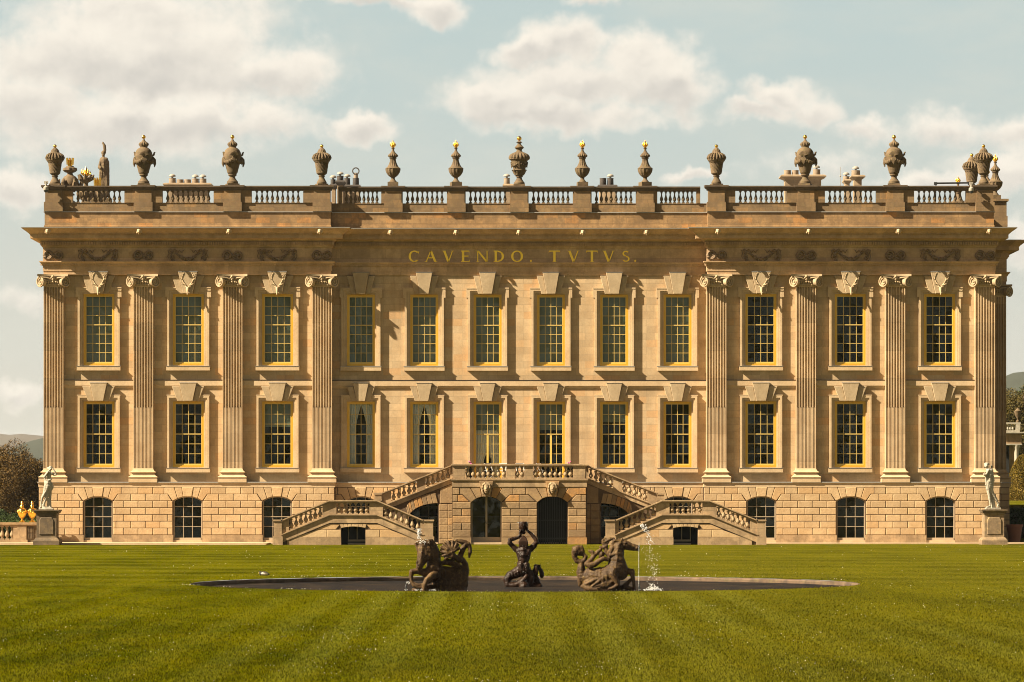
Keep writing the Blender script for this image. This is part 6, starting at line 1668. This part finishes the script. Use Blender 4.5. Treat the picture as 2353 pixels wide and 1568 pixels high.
for i in range(240): t = r_.random(); x, y, z = JL(565+r_.gauss(0,14+8*t), 480-185*t**.8); pts.append((x, y+r_.gauss(0,.03), z, r_.uniform(.004,.010)))
for i in range(50): x, y, z = JL(620+r_.gauss(0,50), 520+r_.gauss(0,22)); pts.append((x, y-.12, z, r_.uniform(.006,.012)))
for i in range(60): x, y, z = JL(r_.choice([340,520,610,800,850])+r_.gauss(0,16), 1395-abs(r_.gauss(0,14))); pts.append((x, y-.4, max(z,WZ+.004), r_.uniform(.005,.011)))
for i in range(40): x, y, z = JL(340+r_.uniform(0,70), 1260+r_.gauss(0,10)); pts.append((x, y-.3, z, r_.uniform(.004,.009)))
drops('water_spout', 'short frothy spout bubbling over the head of the left sea horse', pts)
pts = []; JT = lambda cx, cy: (AX(1120.0+cx/7.8, TY), TY, AZ(1177.5+cy/7.8, TY))
for i in range(150): x, y, z = JT(640+r_.gauss(0,36), 180+abs(r_.gauss(0,14))); pts.append((x, y+r_.gauss(0,.06), z, r_.uniform(.004,.009)))
for i in range(70): x, y, z = JT(640+r_.gauss(0,110), r_.uniform(200,1300)); pts.append((x, y-.25, z, r_.uniform(.003,.006)))
drops('water_trickle', 'glittering water spilling from the vase of the fish tailed man', pts)
for nm, cx, f, lab in (('jet_nozzle', 1595, J, 'dark metal jet nozzle under the tall water jet'), ('jet_nozzle', 335, JL, 'dark metal jet nozzle left of the bowed sea horse')):
    x, y, z = f(cx, 1300); mb = MB(); mb.lathe([(.012,WZ-.1),(.022,WZ+.01),(.022,WZ+.09),(.03,WZ+.10),(.03,WZ+.13),(.014,WZ+.16),(.01,z-WZ+WZ+.02)], 10)
    o = mb.build('jet_nozzle', M['black']); o.location = (x, y-.05, 0); tag(o, lab, 'nozzle', 'pond nozzles')

# mallard resting on the far bank
def duck():
    DX, DY = AX(606,-80.4), -80.15
    DX = AX(606.5, DY)
    t = thing('duck', 'drake with dark head and pale flank resting on the far bank of the pond', 'duck', (DX, DY, 0.03), 0)
    m, n, p = newmat('drake_plumage'); pos = n.new('ShaderNodeTexCoord').outputs['Object']; x, y, z = n.sep(pos)
    hed = n.ramp(n.math('SUBTRACT', n.math('MULTIPLY', z, .35), x), .098, .104); back = n.ramp(n.math('ADD', z, n.math('MULTIPLY', x, .12)), .098, .106); tail = n.ramp(x, .12, .13)
    low = n.ramp(n.math('SUBTRACT', z, n.math('MULTIPLY', x, -.1)), .052, .045)
    col = n.mix(back, rgb((.62,.56,.47)), rgb((.03,.022,.016))); col = n.mix(tail, col, rgb((.05,.04,.03))); col = n.mix(low, col, rgb((.25,.18,.12))); col = n.mix(hed, col, rgb((.02,.018,.016)))
    n.link(col, p.inputs['Base Color']); p.inputs['Roughness'].default_value = .6
    ch = [[(-.10,0,.06,.045),(-.04,0,.075,.065),(.03,0,.075,.068),(.10,0,.06,.05),(.15,0,.045,.025),(.19,0,.05,.008)],[(-.10,0,.08,.035),(-.115,0,.12,.034),(-.125,0,.125,.03)],[(0,.04,.1,.03),(.1,.04,.085,.025)],[(0,-.04,.1,.03),(.1,-.04,.085,.025)]]
    blob('body', ch, m, t, .007, 2)
    mb = MB(); mb.tube([(-.145,-.01,.115),(-.165,-.02,.09),(-.17,-.02,.07)], [.014,.012,.006], 6); mb.build('beak', plain('drake_beak', (.35,.25,.06)), t)
duck()

# cctv cameras and a jib arm on the roof
def cctv(x, y, z, lab, s):
    t = thing('security_camera', lab, 'camera', (x, y, z), 0, 'security cameras'); mb = MB(); mb.tube([(0,.1,.25),(0,-.12,.28)], .03, 6); mb.box(-.1,.1,-.1,0,.2,.34); mb.build('bracket', M['cowl'], t)
    mb = MB(); mb.lathe([(.05,.2),(.05,.08),(.13,.02),(.14,-.12),(.13,-.14)], 14, (0,-.14,0)); mb.build('housing', M['cowl'], t); mb = MB(); mb.ball((0,-.14,-.15), .115, 8); mb.build('dome', M['black'], t)
cctv(AX(106,-.3), -.25, AZ(436,-.3)+.1, 'white dome security camera at the left corner of the parapet', 1)
cctv(AX(2231.5,-.3), -.25, AZ(434,-.3), 'white dome security camera left of the right corner urn', 1)
t = thing('jib_arm', 'black horizontal lighting arm lying above the parapet near the right corner', 'lighting arm', (AX(2190,1.5), 1.5, ZT4), 0)
mb = MB(); mb.tube([(-.9,0,AZ(421.5,1.5)-ZT4),(.95,0,AZ(420.5,1.5)-ZT4)], .045, 8); mb.box(-1.0,-.85,-.06,.06,AZ(425.5,1.5)-ZT4,AZ(419,1.5)-ZT4); mb.box(.78,.95,-.06,.06,AZ(425.5,1.5)-ZT4,AZ(419,1.5)-ZT4); mb.build('arm', M['black'], t)
mb = MB(); mb.tube([(-.9,0,AZ(424,1.5)-ZT4),(-.9,.3,-1.2)], .03, 6); mb.build('stand', M['black'], t); mb = MB(); mb.tube([(.9,0,AZ(424,1.5)-ZT4),(.9,.3,-1.2)], .03, 6); mb.build('stand', M['black'], t)

# ------------------------------------------------------------------ trees and garden beyond
def tree(name, label, x, y, zc, rx, rz, n, leaf, mat, seed, group, z0=-.2, clumps=26, trunk=.22):
    r_ = np.random.default_rng(seed); t = thing(name, label, 'tree', (x, y, 0), 0, group)
    cl = []
    for i in range(clumps):
        v = r_.normal(size=3); v /= np.linalg.norm(v); k = r_.uniform(.35, .82); s_ = r_.uniform(.22, .34)
        cl.append((np.array([v[0]*rx*k, v[1]*rx*k, zc+v[2]*rz*k]), s_*rx))
    cl.append((np.array([0, 0, zc]), rx*.55))
    idx = r_.integers(0, len(cl), n); cen = np.array([cl[i][0] for i in idx]); rad = np.array([cl[i][1] for i in idx])
    d = r_.normal(size=(n,3)); d /= np.linalg.norm(d, axis=1)[:,None]; q = cen+d*(rad*r_.uniform(.45,1.08,n)**.6)[:,None]
    a = r_.normal(size=(n,3)); a /= np.linalg.norm(a, axis=1)[:,None]; b = np.cross(a, r_.normal(size=(n,3))); b /= np.linalg.norm(b, axis=1)[:,None]
    L = (r_.uniform(.6,1.2,n)*leaf)[:,None]; V = np.empty((n*4,3)); V[0::4] = q-a*L; V[1::4] = q+b*L*.55; V[2::4] = q+a*L; V[3::4] = q-b*L*.55
    me = bpy.data.meshes.new('crown'); me.vertices.add(n*4); me.vertices.foreach_set('co', V.ravel()); me.loops.add(n*4); me.loops.foreach_set('vertex_index', np.arange(n*4))
    me.polygons.add(n); me.polygons.foreach_set('loop_start', np.arange(0,n*4,4)); me.update(calc_edges=True); me.validate(); me.materials.append(mat)
    o = bpy.data.objects.new('crown', me); C.objects.link(o); o.parent = t
    mb = MB(); mb.tube([(0,0,z0),(.05,0,zc*.5),(0,.05,zc),(0,0,zc+rz*.5)], [trunk,trunk*.8,trunk*.55,trunk*.2], 8)
    for i in range(0, len(cl)-1, 2): p = cl[i][0]; mb.tube([(0,0,max(.4,zc-rz*.6)),tuple(p*.5+np.array([0,0,zc*.3])),tuple(p)], [trunk*.45,trunk*.28,trunk*.08], 5)
    mb.build('trunk', M['bark'], t); return t
GT = 'trees at the left of the house'
YT = 120.0
tree('broadleaf_tree', 'large copper brown tree behind the gilded urns at the left', AX(38,YT), YT, AZ(1122,YT), 3.6, 3.7, 120000, .062, M['leaf_brown'], 1, GT, clumps=120)
tree('broadleaf_tree', 'brown tree partly cut by the left edge of the picture', AX(-42,YT+10), YT+10, AZ(1108,YT), 3.2, 3.6, 60000, .07, M['leaf_brown'], 2, GT)
tree('broadleaf_tree', 'darker tree showing between the copper tree and the house corner', AX(88,YT+25), YT+25, AZ(1130,YT), 2.6, 3.0, 14000, .1, M['leaf_green'], 3, GT)
tree('shrub_tree', 'low green shrub behind the gilded urns under the copper tree', AX(20,YT-35), YT-35, AZ(1212,YT-35)+.2, 2.0, .9, 9000, .07, M['leaf_green'], 4, GT, clumps=14, trunk=.06)
GR = 'trees at the right of the house'
tree('broadleaf_tree', 'tall olive brown tree above the small garden building at the right edge', AX(2352,110), 110, AZ(955,110), 2.9, 3.2, 50000, .06, M['leaf_olive'], 5, GR, clumps=60)
tree('broadleaf_tree', 'green tree behind the olive brown tree at the right edge', AX(2390,135), 135, AZ(985,135), 4.0, 4.4, 18000, .12, M['leaf_green'], 6, GR)
tree('broadleaf_tree', 'distant woodland tree closing the gap beside the right corner of the house', AX(2330,190), 190, AZ(1010,190), 4.2, 5.0, 20000, .14, M['leaf_green'], 7, GR)
# clipped yew
def yew():
    Y = 62.0; x = AX(2352,Y); zt, zb = AZ(1045,Y), AZ(1150,Y); R_ = 34*(Y+200)/FPX
    t = thing('clipped_yew', 'rounded clipped yew glowing bronze at the right edge', 'shrub', (x, Y, 0), 0); r_ = np.random.default_rng(8); n = 60000
    h = r_.uniform(0, 1, n); a = r_.uniform(0, 2*math.pi, n); H = zt-zb+1.2
    rad = R_*1.02*np.sqrt(np.clip(1-(np.clip(h,.35,1)-.35)**2/.65**2, 0, 1))*(.86+.14*np.clip(h/.35,0,1))
    rad *= 1+.05*np.sin(a*5+h*9)+r_.normal(0,.02,n); q = np.stack([rad*np.cos(a), rad*np.sin(a), zb-1.2+h*H], 1)
    A = r_.normal(size=(n,3)); A /= np.linalg.norm(A,axis=1)[:,None]; B = np.cross(A, r_.normal(size=(n,3))); B /= np.linalg.norm(B,axis=1)[:,None]; L = .05
    V = np.empty((n*4,3)); V[0::4] = q-A*L; V[1::4] = q+B*L*.6; V[2::4] = q+A*L; V[3::4] = q-B*L*.6
    me = bpy.data.meshes.new('crown'); me.vertices.add(n*4); me.vertices.foreach_set('co', V.ravel()); me.loops.add(n*4); me.loops.foreach_set('vertex_index', np.arange(n*4)); me.polygons.add(n); me.polygons.foreach_set('loop_start', np.arange(0,n*4,4)); me.update(calc_edges=True); me.validate(); me.materials.append(M['leaf_yew'])
    o = bpy.data.objects.new('crown', me); C.objects.link(o); o.parent = t
    mb = MB(); mb.lathe([(R_*.7,zb-1.2),(R_*.76,zb+.5),(R_*.76,zb+(zt-zb)*.4),(R_*.58,zb+(zt-zb)*.72),(.2,zt-.5)], 20); mb.build('dense_core', M['leaf_green'], t)
    mb = MB(); mb.tube([(0,0,0),(0,0,zb+.3)], .12, 8); mb.build('trunk', M['bark'], t)
yew()
# raised grass bank behind, right
mb = MB(); Y0, Y1 = 30.0, 75.0; xa, xb = AX(2300,Y0), AX(2600,Y0)
mb.add([(27.5,Y0,0),(60,Y0,0),(60,Y0+8,AZ(1172,Y0+8)),(27.5,Y0+8,AZ(1172,Y0+8)),(60,Y1,AZ(1140,Y1)),(27.5,Y1,AZ(1140,Y1)),(60,Y1+60,0),(27.5,Y1+60,0)], [(0,1,2,3),(3,2,4,5),(5,4,6,7)])
tag(mb.build('grass_bank', M['lawn'], recalc=False), kind='structure')
# small garden building behind the yew
Yg = 88.0; gx = lambda p: AX(p,Yg); gz = lambda y: AZ(y,Yg)
t = thing('garden_building', 'dark low stone building with a white balustrade beyond the right corner', 'building', (gx(2320), Yg, 0)); ox = gx(2320)
mb = MB(); mb.box(gx(2290)-ox, gx(2347)-ox, 0, 5, gz(1020), gz(996)); mb.box(gx(2290)-ox, gx(2347)-ox, 3, 5, 0, gz(1020)); mb.build('wall', M['stair'], t)
mb = MB(); mb.box(gx(2290)-ox, gx(2352)-ox, -.3, 5, gz(996), gz(993)); mb.box(gx(2290)-ox, gx(2348)-ox, -.15, 5, gz(1023), gz(1020)-.003); mb.build('cornice', M['marble'], t)
mb = MB(); mb.box(gx(2290)-ox, gx(2345)-ox, -.1, .2, gz(975), gz(971)); mb.box(gx(2290)-ox, gx(2343)-ox, -.1, .2, gz(993)+.003, gz(989)); mb.box(gx(2334)-ox, gx(2344)-ox, -.1, .2, gz(989), gz(975)); rl = mb.build('balustrade', M['marble'], t)
for k in range(7):
    mb = MB(); mb.lathe([(.05,0),(.10,.1),(.06,.3),(.05,.42)], 8, (gx(2294+5.5*k)-ox, .05, gz(989))); mb.build('baluster', M['marble'], rl)
mb = MB(); mb.lathe([(.24,0),(.24,.15),(.19,.25),(.17,gz(1030)-.1),(.24,gz(1028)),(.27,gz(1023))], 16, (gx(2336.5)-ox, .1, 0)); mb.build('column', M['marble'], t)
mb = MB(); mb.box(gx(2290)-ox, gx(2330)-ox, 2.8, 2.9, 0, gz(1023)); mb.build('loggia_shade_panel', M['room_shade'], t)  # black sheet painted as the shade behind the column
ug = thing('garden_urn', 'small grey urn on top of the low building at the right edge', 'urn', (gx(2339), Yg+.05, gz(971))); mb = MB(); mb.lathe([(.14,0),(.14,.1),(.06,.2),(.08,.3),(.2,.5),(.27,.75),(.30,.85),(.2,.9),(.12,1.0),(.04,1.1)], 16); mb.build('body', M['urn'], ug)
# large terracotta pot by the east wall
t = thing('plant_pot', 'large terracotta pot in shadow beside the right corner of the house', 'pot', (AX(2331,6), 6, 0)); mb = MB(); mb.lathe([(.30,0),(.42,.8),(.46,.82),(.46,.95),(.38,.95)], 20); mb.build('body', M['terra'], t)
# hedge shading the strip beside the house
def hedge(name, label, x0, x1, y0, y1, z1, mat, seed, n, leaf=.06):
    r_ = np.random.default_rng(seed); t = thing(name, label, 'hedge', ((x0+x1)/2, (y0+y1)/2, 0)); cx, cy = (x0+x1)/2, (y0+y1)/2
    q = np.stack([r_.uniform(x0-cx,x1-cx,n), r_.uniform(y0-cy,y1-cy,n), r_.uniform(0,1,n)**.6*z1], 1); f = r_.integers(0,3,n); q[f==0,1] = y0-cy+r_.normal(0,.04,(f==0).sum()); q[f==1,2] = z1+r_.normal(0,.05,(f==1).sum())
    A = r_.normal(size=(n,3)); A /= np.linalg.norm(A,axis=1)[:,None]; B = np.cross(A, r_.normal(size=(n,3))); B /= np.linalg.norm(B,axis=1)[:,None]
    V = np.empty((n*4,3)); V[0::4] = q-A*leaf; V[1::4] = q+B*leaf*.6; V[2::4] = q+A*leaf; V[3::4] = q-B*leaf*.6
    me = bpy.data.meshes.new('foliage'); me.vertices.add(n*4); me.vertices.foreach_set('co', V.ravel()); me.loops.add(n*4); me.loops.foreach_set('vertex_index', np.arange(n*4)); me.polygons.add(n); me.polygons.foreach_set('loop_start', np.arange(0,n*4,4)); me.update(calc_edges=True); me.validate(); me.materials.append(mat)
    o = bpy.data.objects.new('foliage', me); C.objects.link(o); o.parent = t; mb = MB(); mb.box(x0-cx+.1,x1-cx-.1,y0-cy+.1,y1-cy-.1,0,z1-.1); mb.build('branches', M['bark'], t)
hedge('hedge', 'dark low hedge behind the left garden balustrade', AX(-60,14), -25.6, 14, 16, AZ(1200,14), M['leaf_green'], 21, 9000)
hedge('hedge', 'dark hedge in shadow below the grass bank at the right edge', 27.6, 32, 24, 26, AZ(1172,24), M['leaf_green'], 22, 12000)

# ------------------------------------------------------------------ the air: far hills fade
hz = MB(); hz.box(-7000, 7000, -260, 7600, -1.6, 100); m = bpy.data.materials.new('haze'); m.use_nodes = True; t_ = NT(m.node_tree); t_.n.remove(t_.n['Principled BSDF'])
pv = t_.new('ShaderNodeVolumePrincipled'); pv.inputs['Color'].default_value = (.80,.86,.92,1); pv.inputs['Density'].default_value = .00004; pv.inputs['Anisotropy'].default_value = .2
t_.link(pv.outputs[0], t_.n['Material Output'].inputs['Volume']); o = hz.build('haze', m); tag(o, kind='stuff')
